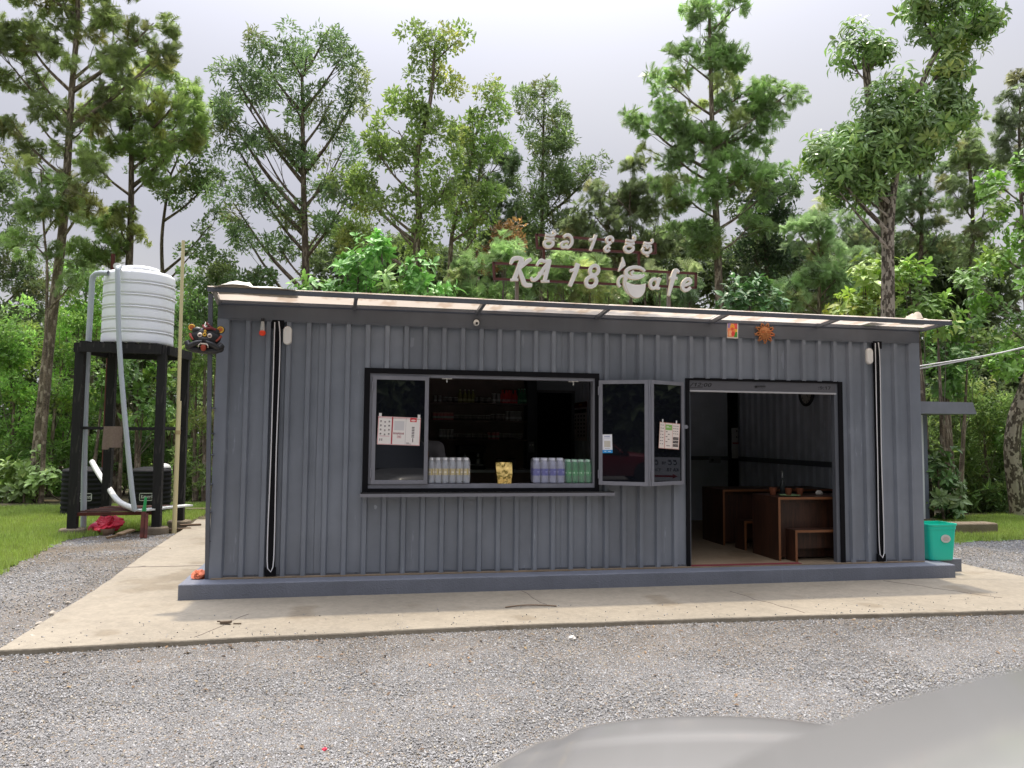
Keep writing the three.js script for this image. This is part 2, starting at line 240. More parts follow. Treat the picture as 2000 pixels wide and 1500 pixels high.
{ // loose crushed stone, real stones as far as they show
  const g = new THREE.IcosahedronGeometry(1, 0), p = g.attributes.position; const h = {}; for (let i = 0; i < p.count; i++) { const k = [p.getX(i), p.getY(i), p.getZ(i)].map((v) => v.toFixed(2)).join(); h[k] ??= rr(0.72, 1.25); p.setXYZ(i, p.getX(i) * h[k], p.getY(i) * h[k] * 0.75, p.getZ(i) * h[k] * 0.85); } g.deleteAttribute('normal'); g.deleteAttribute('uv');
  const list = [], q = new THREE.Quaternion(), e = new THREE.Euler();
  const put = (x0, x1, z0, z1, n, r0, r1) => { for (let i = 0; i < n; i++) { const x = rr(x0, x1), z = rr(z0, z1), ds = distSlab(x, z); if (inside(slabPoly, x, z) || inside(lawnPoly, x, z) || inside(lawnPoly2, x, z)) continue; const di = dirtAt(x, z); if (rnd() < di * 0.93) continue; q.setFromEuler(e.set(rr(0, 6), rr(0, 6), rr(0, 6))); const r = lerp(r0, r1, rnd() ** 2.2), t = 0.3 + 0.24 * rnd() ** 1.2, w = rnd() > 0.9 ? 0.1 : 0; list.push([mat4(V(x, YG + r * 0.45, z), q, V(r, r * rr(0.6, 1), r * rr(0.7, 1.2))), S(t * (1 + w), t * 0.985, t * (0.965 - w * 2))]); } };
  put(-1.6, 4.2, 3.9, 6.6, 100000, 0.004, 0.0095); put(-3, 7.4, 1.4, 4.2, 140000, 0.004, 0.0095); put(4.2, 8.2, 3, 6, 16000, 0.005, 0.013); put(-4.8, -0.9, -5, 2.2, 34000, 0.006, 0.014); put(8.4, 12.5, -2.8, 1.2, 20000, 0.007, 0.014);
  for (let i = 0; i < 420; i++) { const t = rnd(), x = rr(-1.2, 8.6), z = 1.62 - rnd() ** 2.5 * 0.7 + (x > 6.5 ? 0.08 : 0); if (!inside(slabPoly, x, z)) continue; q.setFromEuler(e.set(rr(0, 6), rr(0, 6), rr(0, 6))); const r = rr(0.003, 0.009), k = rr(0.2, 0.5); list.push([mat4(V(x, G + r * 0.5, z), q, V(r, r * 0.8, r)), S(k, k * 0.97, k * 0.93)]); }
  tag(instanced('gravel', g, std([0.78, 0.785, 0.785], 0.95), list), 'loose grey crushed stone spread over the yard', 'gravel', null, 'stuff');
  // fallen leaves and crumbs of earth along the apron
  const lf = new THREE.BufferGeometry(); lf.setAttribute('position', new THREE.BufferAttribute(new Float32Array([-1, 0, 0, 0, 0.25, 0.45, 0, 0.05, 0, 0, 0.25, 0.45, 1, 0.12, 0, 0, 0.05, 0, -1, 0, 0, 0, 0.05, 0, 0, 0.25, -0.45, 0, 0.05, 0, 1, 0.12, 0, 0, 0.25, -0.45]), 3));
  const L2 = []; for (let i = 0; i < 480; i++) { let x = rr(-3.5, 7), z = rr(1.55, 6); if (i % 3) { const t = rnd(); x = rr(-1.6, 8); z = 1.68 + rnd() ** 2 * 1.3; if (i % 9 === 1) { x = -1.05 - rnd() * 0.7; z = rr(-5, 1.7); } } if (inside(slabPoly, x, z) && i % 14) continue; q.setFromEuler(e.set(rr(-0.3, 0.3), rr(0, 6), rr(-0.3, 0.3))); const c = pick([[0.2, 0.13, 0.07], [0.17, 0.11, 0.06], [0.26, 0.19, 0.1], [0.12, 0.08, 0.05], [0.24, 0.15, 0.08]]), k = rr(0.7, 1.2); L2.push([mat4(V(x, (inside(slabPoly, x, z) ? G : YG) + 0.008, z), q, rr(0.01, 0.026)), S(...c.map((v) => v * k))]); }
  tag(instanced('fallen_leaves', lf, std([1, 1, 1], 0.95, { side: THREE.DoubleSide }), L2), 'small dry brown leaves scattered on the gravel and along the concrete edge', 'leaves', null, 'stuff');
}
// lone stones and scraps on the yard
function stone(x, z, r, c, name, label, y = YG, cat = 'stone') { const g = new THREE.IcosahedronGeometry(r, 1), p = g.attributes.position, h = {}; for (let i = 0; i < p.count; i++) { const k = [p.getX(i), p.getY(i), p.getZ(i)].map((v) => v.toFixed(3)).join(); h[k] ??= rr(0.78, 1.2); p.setXYZ(i, p.getX(i) * h[k], p.getY(i) * h[k] * 0.7, p.getZ(i) * h[k]); } const m = part(name, uvBox(g), std(c, 0.95, { flatShading: true })); m.position.set(x, y + r * 0.5, z); m.rotation.y = rr(0, 6); return tag(m, label, cat); }
// ---------------------------------------------------------------- the hut
const W = 7.62, H = 2.6, D = 4.2;
const hut = thing('cafe_hut', 'grey corrugated steel hut with serving window and open shutter doorway', 'hut');
const P = (n, g, m, p = hut) => part(n, g, m, p);
P('plinth', [rbox(8.055, 0.3, 0.5, 0.015, 3.805, -0.15, 0.0), span(-0.22, 8.2, -0.3, -0.001, -4.5, -0.09)], M.plinth);
P('floor', span(0.02, W - 0.02, -0.002, 0.012, -D + 0.02, 0.06), std([0.6, 0.52, 0.44], 0.6, { map: rep(concTex, 0.5) }));
P('floor_mat', span(4.83, 6.1, 0.012, 0.018, -0.03, 0.045), std([0.18, 0.025, 0.035], 0.9));

// ribbed sheet between x0 and x1 (ribs keep their pitch along the whole wall), facing +z
const PITCH = 0.19;
function ribbed(x0, x1, y0, y1, z = 0, pitch = PITCH, hgt = 0.0385, off = 0.06) {
  const xs = [[x0, 0]]; const prof = (x) => { const t = (((x - off) % pitch) + pitch) % pitch; return t < 0.014 ? t / 0.014 : t < 0.052 ? 1 : t < 0.066 ? 1 - (t - 0.052) / 0.014 : 0; };
  const brk = [0, 0.014, 0.052, 0.066, 0.13];
  for (let k = Math.floor((x0 - off) / pitch) - 1; off + k * pitch < x1; k++) for (const b of brk) { const x = off + k * pitch + b; if (x > x0 + 0.002 && x < x1 - 0.002) xs.push([x, prof(x)]); }
  xs[0][1] = prof(x0 + 0.001); xs.push([x1, prof(x1 - 0.001)]); xs.sort((a, b) => a[0] - b[0]);
  const v = [], uv = []; const o = rr(0, 5);
  const q = (a, b, za, zb, ya, yb) => { v.push(a, ya, za, b, ya, zb, b, yb, zb, a, ya, za, b, yb, zb, a, yb, za); uv.push(a + o, ya, b + o, ya, b + o, yb, a + o, ya, b + o, yb, a + o, yb); };
  for (let i = 0; i < xs.length - 1; i++) { const [a, pa] = xs[i], [b, pb] = xs[i + 1]; q(a, b, z + pa * hgt, z + pb * hgt, y0, y1); }
  const g = new THREE.BufferGeometry(); g.setAttribute('position', new THREE.BufferAttribute(new Float32Array(v), 3)); g.setAttribute('uv', new THREE.BufferAttribute(new Float32Array(uv), 2)); g.computeVertexNormals(); return g;
}
const WIN = [1.395, 3.81, 0.842, 2.03], DOOR = [4.784, 6.63, 0, 2.005];
const edges = [0.107, 0.95, 1.77, 2.59, 3.41, 4.23, 5.05, 5.87, 6.51, 7.503];
const wallMats = [0.96, 1.05, 0.99, 1.08, 1.0].map((k) => { const m = M.wall.clone(); m.color.multiplyScalar(k); return m; });
let wn = 0;
for (let i = 0; i < edges.length - 1; i++) {
  const x0 = edges[i] + 0.0015, x1 = edges[i + 1] - 0.0015, zo = (i % 2) * 0.0025;
  const cuts = [x0, x1]; for (const O of [WIN, DOOR]) for (const x of O.slice(0, 2)) if (x > x0 && x < x1) cuts.push(x); cuts.sort((a, b) => a - b);
  for (let k = 0; k < cuts.length - 1; k++) {
    const a = cuts[k], b = cuts[k + 1], mid = (a + b) / 2; let runs = [[0.005, 2.5]];
    for (const O of [WIN, DOOR]) if (mid > O[0] && mid < O[1]) runs = runs.flatMap(([p, q]) => [[p, Math.min(q, O[2])], [Math.max(p, O[3]), q]]).filter(([p, q]) => q - p > 0.02);
    for (const [p, q] of runs) P('wall_sheet', ribbed(a, b, p, q, zo), wallMats[wn++ % 5]);
  }
}
// dull repaired patches and old sticker residue that the photograph shows on the flats
for (const [x, y, w, h, k] of [[1.62, 0.62, 0.05, 0.13, 1.45], [3.72, 0.6, 0.1, 0.17, 1.16], [3.0, 2.36, 0.03, 0.16, 1.3], [1.86, 2.3, 0.05, 0.12, 1.2], [5.94, 2.24, 0.05, 0.2, 1.18], [1.53, 0.66, 0.03, 0.05, 1.7]]) { const s = new THREE.Shape(); for (let i = 0; i <= 22; i++) { const a = i / 22 * 6.283, r = 0.62 + 0.55 * HT[(i % 22) * 7 + Math.round(x * 31)]; s[i ? 'lineTo' : 'moveTo'](x + Math.cos(a) * w / 2 * r, y + Math.sin(a) * h / 2 * r); } const m = M.wall.clone(); m.color.multiplyScalar(k); P('paint_patch', uvBox(new THREE.ShapeGeometry(s).translate(0, 0, 0.0045)), m); }
// screw heads along the sheets
{ const gs = []; for (const y of [0.1, 1.25, 2.4]) for (let x = 0.3; x < 7.5; x += PITCH * 2) { if (y > 0.7 && y < 2.1 && ((x > 1.3 && x < 3.9) || (x > 4.7 && x < 6.7))) continue; if (y < 0.2 && x > 4.7 && x < 6.7) continue; gs.push(cyl(0.007, 0.008, 0.008, 6).rotateX(Math.PI / 2).translate(x, y + rr(-0.01, 0.01), 0.007)); } const m = P('screw_heads', gs, std([0.09, 0.095, 0.11], 0.5)); m.userData.kind = 'stuff'; }
// trims
P('top_band', [span(0.002, 0.515, 2.474, 2.606, -0.05, 0.0445), span(0.5, W - 0.002, 2.472, 2.605, -0.05, 0.042), span(0.1, 7.51, 2.458, 2.471, 0.039, 0.044)], M.trim);
P('corner_trim', span(0, 0.107, 0.003, 2.4735, -0.06, 0.039), M.wall); P('corner_trim', span(7.503, W, 0.003, 2.4715, -0.06, 0.039), M.wall);
P('base_trim', [span(0.107, 4.784, 0.001, 0.03, -0.02, 0.012), span(6.65, 7.503, 0.001, 0.03, -0.02, 0.012)], M.trim);
// inner lining of the front wall, the other walls, ceiling
P('lining', [span(0.06, 1.39, 0.01, 2.56, -0.09, -0.062), span(1.39, 3.815, 0.01, 0.84, -0.09, -0.062), span(1.39, 3.815, 2.035, 2.56, -0.09, -0.062), span(3.815, 4.78, 0.01, 2.56, -0.09, -0.062), span(4.78, 6.635, 2.01, 2.56, -0.09, -0.062), span(6.635, W - 0.06, 0.01, 2.56, -0.09, -0.062)], M.liner);
const sideSheet = (x, inner) => { const g = ribbed(0.06, D - 0.06, 0.01, 2.57); g.rotateY(inner ? -Math.PI / 2 : Math.PI / 2); g.translate(x, 0, inner ? -D : 0); return g; };
P('side_wall', [sideSheet(W - 0.05, true), span(W - 0.03, W - 0.012, 0.002, 2.6, -D, -0.061)], M.liner);
P('side_wall', [span(0.012, 0.04, 0.002, 2.6, -D, -0.061)], M.liner);
P('back_wall', [span(0.04, W - 0.03, 0.002, 2.6, -D - 0.04, -D)], M.liner);
{ const g = ribbed(0, 4.0, 0.01, 2.56); g.rotateY(-Math.PI / 2); g.translate(4.75, 0, -D); P('partition', [g, span(4.765, 4.8, 0.01, 2.56, -D + 0.005, -0.1)], M.liner); }
P('ceiling', span(0.03, W - 0.03, 2.52, 2.56, -D, -0.06), std([0.75, 0.75, 0.76], 0.8));
P('roof', [span(-0.01, W + 0.01, 2.607, 2.635, -D - 0.06, 0.02)], M.trim);
P('wall_rail', [span(6.2, W - 0.07, 1.0, 1.06, -D + 0.002, -D + 0.04), span(4.8, 6.2, 1.0, 1.012, -D + 0.002, -D + 0.03)], M.trim);
P('wall_rail', [span(W - 0.1, W - 0.075, 0.985, 1.06, -D + 0.04, -0.12)], M.trim);
P('corner_post', span(7.36, 7.5, 0.01, 2.5, -D + 0.002, -D + 0.1), M.dark);

// serving window: granite outer frame, grey inner frame, folding leaves
const win = P('serving_window', [span(1.395, 3.81, 1.978, 2.03, -0.1, 0.046), span(1.395, 1.452, 0.842, 1.978, -0.1, 0.046), span(3.765, 3.81, 0.842, 1.978, -0.1, 0.046), span(1.395, 3.81, 0.81, 0.842, -0.1, 0.046)], M.dark);
part('inner_frame', [span(1.452, 3.77, 1.948, 1.978, -0.07, 0.03), span(1.452, 1.476, 0.862, 1.948, -0.07, 0.03), span(1.452, 3.77, 0.842, 0.884, -0.07, 0.03), span(3.752, 3.772, 0.884, 1.948, -0.07, 0.03)], M.frame, win);
function leaf(x0, z0, x1, z1, y0, y1, label) { // casement leaf between two points on plan
  const w = Math.hypot(x1 - x0, z1 - z0), t = 0.038, h = 0.03, L = P('window_leaf', [span(0, w, y1 - t, y1, -h / 2, h / 2), span(0, w, y0, y0 + t, -h / 2, h / 2), span(0, t, y0 + t, y1 - t, -h / 2, h / 2), span(w - t, w, y0 + t, y1 - t, -h / 2, h / 2)], M.frame);
  L.position.set(x0, 0, z0); L.rotation.y = -Math.atan2(z1 - z0, x1 - x0); if (label) L.userData.label = label;
  part('pane', span(t - 0.004, w - t + 0.004, y0 + t - 0.004, y1 - t + 0.004, -0.003, 0.003), M.glassDark, L);
  for (const k of [0.1, 0.9]) part('hinge', cyl(0.008, 0.008, 0.09, 8, 0.0, lerp(y0, y1, k), h / 2 + 0.004), M.frame, L); return L;
}
leaf(1.478, 0.03, 2.033, 0.03, 0.886, 1.955, 'closed dark glazed leaf with a taped white sheet');
const leafA = leaf(3.805, 0.055, 4.255, 0.3, 0.874, 1.955, 'folded out leaf with a small white and blue card');
const leafB = leaf(4.275, 0.3, 4.735, 0.055, 0.874, 1.955, 'folded out leaf beside the doorway with a hanging leaflet');
P('hinge_post', cyl(0.014, 0.014, 1.081, 8, 4.265, 1.4145, 0.3), M.frame);
{ const s = new THREE.Shape(); s.moveTo(-0.02, -0.02); s.lineTo(0.015, -0.02); s.absarc(0.015, 0, 0.02, -Math.PI / 2, Math.PI / 2); s.lineTo(-0.02, 0.02); const hole = new THREE.Path(); hole.absarc(0.012, 0, 0.008, 0, 6.283, true); s.holes.push(hole); P('hasp', new THREE.ExtrudeGeometry(s, { depth: 0.005, bevelEnabled: false }).translate(4.752, 1.482, 0.062), M.frame); }
P('counter_ledge', [span(1.375, 3.945, 0.766, 0.797, -0.02, 0.15)], std([0.2, 0.2, 0.225], 0.6)); P('ledge_top', span(1.385, 3.94, 0.797, 0.809, -0.1, 0.145), M.granite);
P('window_latch', [span(2.17, 2.27, 1.94, 1.949, -0.05, -0.01), cyl(0.007, 0.006, 0.04, 8, 2.22, 1.925, -0.03)], M.white); P('window_latch', [span(3.5, 3.6, 1.94, 1.949, -0.05, -0.01), cyl(0.007, 0.006, 0.04, 8, 3.55, 1.925, -0.03)], M.white);

// doorway: jambs, guide rails, rolled shutter with its handle and chalked hours
const door = P('doorway', [span(4.784, 4.822, 0, 2.005, -0.1, 0.03), span(6.592, 6.645, 0.003, 2.005, -0.1, 0.026), span(4.822, 6.592, 1.985, 2.012, -0.1, 0.026)], M.dark);
part('shutter_guide', span(6.548, 6.592, 0.005, 1.985, -0.05, 0.012), M.trim, door); part('shutter_guide', span(4.822, 4.84, 0.013, 1.985, -0.05, 0.008), M.trim, door);
const shutTex = canvasTex(1024, 96, (c, w, h) => { c.fillStyle = '#8b8b90'; c.fillRect(0, 0, w, h); c.strokeStyle = 'rgba(60,60,66,.5)'; for (let i = 0; i < 60; i++) { const x = rnd() * w; c.globalAlpha = rnd() * 0.4; c.beginPath(); c.moveTo(x, rnd() * h); c.lineTo(x + rr(-30, 30), rnd() * h); c.stroke(); } c.globalAlpha = 1; c.fillStyle = '#17171b'; c.font = 'italic bold 50px sans-serif'; c.fillText('/12:00', 6, 60); c.fillRect(4, 68, 90, 5); c.font = 'bold 42px sans-serif'; c.globalAlpha = 0.8; c.fillText(':9:17', 900, 62); });
{ const g = new THREE.BoxGeometry(1.74, 0.108, 0.05); g.translate(5.69, 1.931, -0.01); const uv = g.attributes.uv; const sh = part('shutter', norm(g), std([0.36, 0.36, 0.38], 0.6, { map: shutTex }), door); part('handle', [span(5.6, 5.71, 1.932, 1.94, 0.016, 0.03), span(5.59, 5.61, 1.92, 1.94, 0.016, 0.024)], M.black, sh); part('bottom_rail', span(4.83, 6.57, 1.862, 1.88, -0.03, 0.022), std([0.42, 0.42, 0.44], 0.45), sh); }

// canopy over the front: steel frame, translucent sheets, leaning post
const cyF = (x) => lerp(2.675, 2.642, x / 7.66), cyB = (x) => lerp(2.612, 2.609, x / W);
const can = P('canopy', [bar([-0.02, cyF(0), 0.45], [7.69, cyF(7.69), 0.45], 0.036, 0.04), bar([0.0, cyB(0) + 0.02, 0.05], [7.62, cyB(7.6) + 0.02, 0.05], 0.03, 0.03)], M.trim);
const beamX = [0.012, 1.285, 2.51, 3.775, 5.06, 6.33, 7.63];
for (const x of beamX) part('beam', bar([x, cyB(x) + 0.003, 0.06], [x + 0.02, cyF(x), 0.43], 0.034, 0.034), M.trim, can);
const sheetTex = tex(512, (u, v) => { const n = fbm(u, v, 5, 5, 9), s = sstep(0.52, 0.72, fbm(u * 2, v, 6, 5, 19)); const g = 228 + 24 * (n - 0.5); return [g * (1 - 0.1 * s), g * (0.965 - 0.14 * s), g * (0.92 - 0.17 * s)]; });
const sheetMat = [0, 1, 2, 3, 4, 5].map((i) => phys(i < 2 ? [0.64, 0.605, 0.56] : i < 3 ? [0.72, 0.69, 0.65] : [0.9, 0.88, 0.85], 0.97, { map: rep(sheetTex, 0.7 + 0.2 * (i % 3), 1.3), transmission: 0.75, thickness: 0, side: THREE.DoubleSide }));  // left sheets tinted darker: the shade on them is put into the colour
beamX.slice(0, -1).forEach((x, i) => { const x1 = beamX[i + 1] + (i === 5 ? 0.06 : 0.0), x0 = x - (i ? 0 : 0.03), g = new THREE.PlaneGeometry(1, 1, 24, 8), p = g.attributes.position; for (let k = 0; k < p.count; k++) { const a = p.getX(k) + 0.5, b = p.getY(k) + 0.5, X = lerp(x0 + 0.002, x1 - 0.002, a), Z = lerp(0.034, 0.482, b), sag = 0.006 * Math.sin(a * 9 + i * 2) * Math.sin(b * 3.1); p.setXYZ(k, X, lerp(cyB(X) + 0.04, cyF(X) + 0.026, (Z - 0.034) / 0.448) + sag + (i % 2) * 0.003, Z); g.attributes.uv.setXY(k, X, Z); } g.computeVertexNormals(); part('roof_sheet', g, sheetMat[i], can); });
part('corner_post', [bar([-0.019, 0.0, 0.0], [-0.014, cyF(0) - 0.02, 0.33], 0.036, 0.04), ...[0.35, 0.62, 0.88, 1.16, 1.36, 1.6].map((y) => span(-0.02, 0.012, y, y + 0.012, -0.03, y * 0.12))], M.trim, can);
P('roof_purlin', [bar([5.15, 2.69, -0.2], [6.85, 2.7, -0.25], 0.03, 0.09)], M.rust);

// electrics on the front
function stripLight(x, label) { const t = thing('strip_light', label, 'light', [0, 0, 0.016]); part('channel', [span(x - 0.038, x + 0.038, 0.035, 2.472, 0.004, 0.022), span(x - 0.05, x + 0.05, 0.02, 0.1, 0.004, 0.03), span(x - 0.05, x + 0.06, 2.39, 2.473, 0.004, 0.03)], M.dark, t); part('light_tube', tube([[x - 0.026, 2.45, 0.034], [x - 0.026, 1.2, 0.03], [x - 0.027, 0.12, 0.034], [x - 0.015, 0.062, 0.036], [x + 0.014, 0.062, 0.036], [x + 0.025, 0.12, 0.034], [x + 0.023, 1.2, 0.03], [x + 0.026, 2.33, 0.034], [x + 0.012, 2.46, 0.036]], 0.0054, 90, 6), std([0.78, 0.78, 0.8], 0.35), t); return t; }
stripLight(0.556, 'unlit white strip light looped down a black channel between bulb and left oval lamp'); stripLight(7.075, 'unlit white strip light looped down a black channel right of the doorway');
function bulkhead(x, y, label) { const t = thing('bulkhead_lamp', label, 'lamp', [x, y, 0.022]); const s = (w, h, d, b) => { const r = w / 2, k = h / 2 - r, p = new THREE.Shape(); p.absarc(0, k, r, 0, Math.PI); p.absarc(0, -k, r, Math.PI, 2 * Math.PI); return new THREE.ExtrudeGeometry(p, { depth: d, bevelEnabled: true, bevelSize: b, bevelThickness: b, bevelSegments: 4, curveSegments: 20 }); }; part('lamp_base', s(0.074, 0.176, 0.03, 0.003), std([0.55, 0.54, 0.52], 0.4), t); part('diffuser', s(0.052, 0.15, 0.006, 0.012).translate(0, 0, 0.036), std([0.78, 0.76, 0.73], 0.45), t); part('screw', cyl(0.004, 0.004, 0.004, 8).rotateX(Math.PI / 2).translate(0, -0.082, 0.036), M.black, t); }
bulkhead(0.653, 2.325, 'oval white lamp on the wall beside the orange bulb'); bulkhead(6.968, 2.3, 'oval white lamp on the wall right of the doorway');
{ const t = thing('light_bulb', 'small bulb with grey cap and orange red globe under the band', 'bulb', [0.42, 2.34, 0.07]); part('globe', new THREE.SphereGeometry(0.031, 20, 14).scale(1, 0.95, 1).translate(0, 0, 0), std([0.95, 0.06, 0.012], 0.35), t); part('cap', lathe([[0.0, 0.115], [0.014, 0.115], [0.016, 0.09], [0.022, 0.03], [0.02, 0.022]], 16), std([0.5, 0.5, 0.48], 0.5), t); part('holder', [cyl(0.016, 0.016, 0.03, 12, 0, 0.125, 0), span(-0.012, 0.012, 0.1, 0.14, -0.066, 0)], M.black, t); }
{ const t = thing('security_camera', 'small white dome security camera fixed on the dark top band', 'camera', [2.5, 2.515, 0.0425]); part('mount', cyl(0.034, 0.036, 0.02, 20).rotateX(Math.PI / 2).translate(0.006, 0.01, 0.01), M.black, t); const b = part('dome', new THREE.SphereGeometry(0.032, 20, 16).scale(0.95, 1.05, 0.95).translate(0, -0.002, 0.034), std([0.68, 0.68, 0.66], 0.35), t); part('lens', [cyl(0.014, 0.012, 0.012, 16).rotateX(Math.PI / 2 - 0.25).translate(0.0, -0.012, 0.064)], M.granite, b); }

// utility lines
for (const [k, dy] of [[0, 0], [1, 0.035]]) { const b = at(2260, 612 - k * 9, 9.2); tag(part('cable', tube([[7.618, 2.2 - dy, -0.16], [lerp(7.62, b.x, 0.4), lerp(2.2 - dy, b.y, 0.4) - 0.06, lerp(-0.16, b.z, 0.4)], b], 0.009, 20, 6), std([0.6, 0.6, 0.58], 0.5)), k ? 'lower white cable slung from the hut wall to the right' : 'upper white cable slung from the hut wall to the right', 'cable'); }
// ---------------------------------------------------------------- things on the hut
// thick pen strokes turned into letters
function stroke(pts, w, depth, z = 0, w1 = w, seg = 14) {
  const c = new THREE.CatmullRomCurve3(pts.map(([x, y]) => V(x, y, 0)), false, 'centripetal'), L = [], R = [], n = pts.length === 2 ? 2 : seg;
  for (let i = 0; i <= n; i++) { const t = i / n, p = c.getPoint(t), d = c.getTangent(t), k = (Array.isArray(w) ? w[0] + (w[1] - w[0]) * Math.sin(Math.PI * t) : lerp(w, w1, t)) / 2; L.push(new THREE.Vector2(p.x - d.y * k, p.y + d.x * k)); R.unshift(new THREE.Vector2(p.x + d.y * k, p.y - d.x * k)); }
  return new THREE.ExtrudeGeometry(new THREE.Shape([...L, ...R]), { depth, bevelEnabled: true, bevelSize: 0.004, bevelThickness: 0.004, bevelSegments: 2 }).translate(0, 0, z);
}
const arc = (cx, cy, rx, ry, a0, a1, n = 9) => Array.from({ length: n }, (_, i) => { const a = (a0 + (a1 - a0) * i / (n - 1)) * Math.PI / 180; return [cx + rx * Math.cos(a), cy + ry * Math.sin(a)]; });
{
  const SZ = -0.02, t = thing('rooftop_sign', 'white channel letter sign on red steel rails above the canopy', 'sign', [0, 0, SZ]);
  const rail = (x0, y0, x1, y1) => part('rail', bar([x0, y0, -0.03], [x1, y1, -0.03], 0.024, 0.024), M.redSteel, t);
  rail(2.69, 3.165, 4.95, 3.163); rail(2.7, 2.998, 4.945, 3.006); rail(2.69, 3.178, 2.702, 2.985); rail(4.94, 3.175, 4.935, 2.995); rail(3.145, 3.49, 4.47, 3.47); rail(3.155, 3.35, 4.475, 3.365); rail(3.145, 3.5, 3.158, 3.34); rail(4.468, 3.48, 4.472, 3.355); rail(3.225, 3.35, 3.235, 3.165); rail(4.28, 3.36, 4.285, 3.165);
  part('post', bar([2.945, 2.62, -0.05], [2.945, 3.16, -0.05], 0.034), std([0.2, 0.16, 0.13], 0.7), t); part('post', bar([4.63, 2.62, -0.05], [4.63, 3.16, -0.05], 0.034), std([0.2, 0.16, 0.13], 0.7), t);
  const face = phys([0.95, 0.93, 0.89], 0.95, { transmission: 0.25, thickness: 0 }), rim = std([0.74, 0.64, 0.46], 0.6);
  let dz = 0; const letter = (x, y, s, strokes) => { const gs = strokes.map(([p, w, w1]) => stroke(p.map(([a, b]) => [x + (a + b * 0.16) * s, y + b * s]), Array.isArray(w) ? w.map((k) => k * s) : w * s, 0.03, (dz = (dz + 0.0007) % 0.006), (w1 ?? (Array.isArray(w) ? w[0] : w)) * s)); const m = new THREE.Mesh(join(gs), [face, rim]); const g = m.geometry; g.clearGroups(); const nrm = g.attributes.normal, cnt = nrm.count; const idx = [[], []]; for (let i = 0; i < cnt; i += 3) idx[nrm.getZ(i) > 0.9 ? 0 : 1].push(i, i + 1, i + 2); g.setIndex([...idx[0], ...idx[1]]); g.addGroup(0, idx[0].length, 0); g.addGroup(idx[0].length, idx[1].length, 1); m.name = 'letter'; shade(m); t.add(m); };
  // lower line: K A 1 8
  letter(2.86, 2.985, 0.235, [[[[-0.1, 0.72], [-0.02, 0.93], [0.22, 0.99], [0.42, 0.94]], [0.1, 0.16]], [[[0.36, 0.95], [0.28, 0.5], [0.16, 0.02]], 0.2, 0.16], [[[0.02, 0.0], [0.34, 0.02]], 0.08], [[[0.78, 0.97], [0.62, 0.86], [0.3, 0.5]], [0.1, 0.16]], [[[0.3, 0.52], [0.52, 0.1], [0.7, -0.18], [1.0, -0.2]], [0.12, 0.19]]]);
  letter(3.11, 2.985, 0.225, [[[[-0.16, 0.16], [-0.06, 0.04], [0.12, 0.12], [0.36, 0.6], [0.56, 0.98]], [0.08, 0.14]], [[[0.02, 0.74], [0.16, 0.98], [0.36, 0.94], [0.62, 1.0]], [0.08, 0.13]], [[[0.58, 1.0], [0.54, 0.5], [0.5, -0.02]], 0.18, 0.15], [[[0.36, 0.0], [0.72, 0.02]], 0.08], [[[0.16, 0.36], [0.6, 0.38]], 0.12]]);
  letter(3.5, 2.955, 0.235, [[[[-0.1, 0.66], [0.12, 0.78], [0.2, 0.98]], 0.1], [[[0.2, 1.0], [0.13, 0.5], [-0.0, -0.02]], 0.19, 0.14]]);
  letter(3.705, 2.955, 0.235, [[arc(0.14, 0.74, 0.2, 0.22, 60, 420, 14), 0.13], [arc(0.08, 0.22, 0.24, 0.24, 60, 420, 14), 0.14]]);
  // steam drop and cup that forms the C
  letter(4.045, 3.12, 0.2, [[[[0.03, 0.82], [0.1, 0.6], [0.12, 0.44]], 0.02, 0.24], [[[0.12, 0.46], [0.04, 0.3], [-0.06, 0.08]], 0.28, 0.03]]);
  letter(4.2, 2.88, 0.3, [[arc(-0.06, 0.82, 0.36, 0.2, 20, 340, 16), [0.07, 0.11]], [arc(0.0, 0.8, 0.2, 0.09, 330, 130, 10), 0.06], [[[-0.4, 0.7], [-0.38, 0.4], [-0.2, 0.12], [0.05, 0.02]], 0.1, 0.12]]);
  { const s = new THREE.Shape(); s.moveTo(-0.41, 0.56); s.quadraticCurveTo(-0.05, 0.36, 0.36, 0.5); s.quadraticCurveTo(0.36, 0.0, 0.02, -0.02); s.quadraticCurveTo(-0.3, 0.0, -0.41, 0.56); letter(4.2, 2.86, 0.3, [[arc(-0.5, 0.55, 0.15, 0.2, 20, 250, 9), 0.07]]); const g = new THREE.ExtrudeGeometry(s, { depth: 0.03, bevelEnabled: true, bevelSize: 0.012, bevelThickness: 0.01, bevelSegments: 2 }).scale(0.3, 0.3, 1).translate(4.225, 2.86, 0.0); const m = new THREE.Mesh(g, [face, rim]); m.name = 'letter'; shade(m); t.add(m); }
  letter(4.4, 2.965, 0.19, [[arc(0.13, 0.28, 0.22, 0.27, 40, 400, 14), 0.15], [[[0.42, 0.6], [0.36, 0.3], [0.36, 0.04], [0.5, 0.02]], 0.17, 0.1]]);
  letter(4.62, 2.965, 0.2, [[[[0.34, 0.96], [0.14, 1.05], [0.06, 0.8], [0.02, 0.3], [-0.04, -0.34]], [0.09, 0.22]], [[[-0.14, 0.62], [0.28, 0.62]], 0.1]]);
  letter(4.76, 2.965, 0.19, [[[[0.0, 0.24], [0.3, 0.34], [0.42, 0.5], [0.26, 0.64], [0.04, 0.52], [-0.06, 0.24], [0.06, 0.0], [0.3, 0.0], [0.44, 0.14]], [0.13, 0.17]]]);
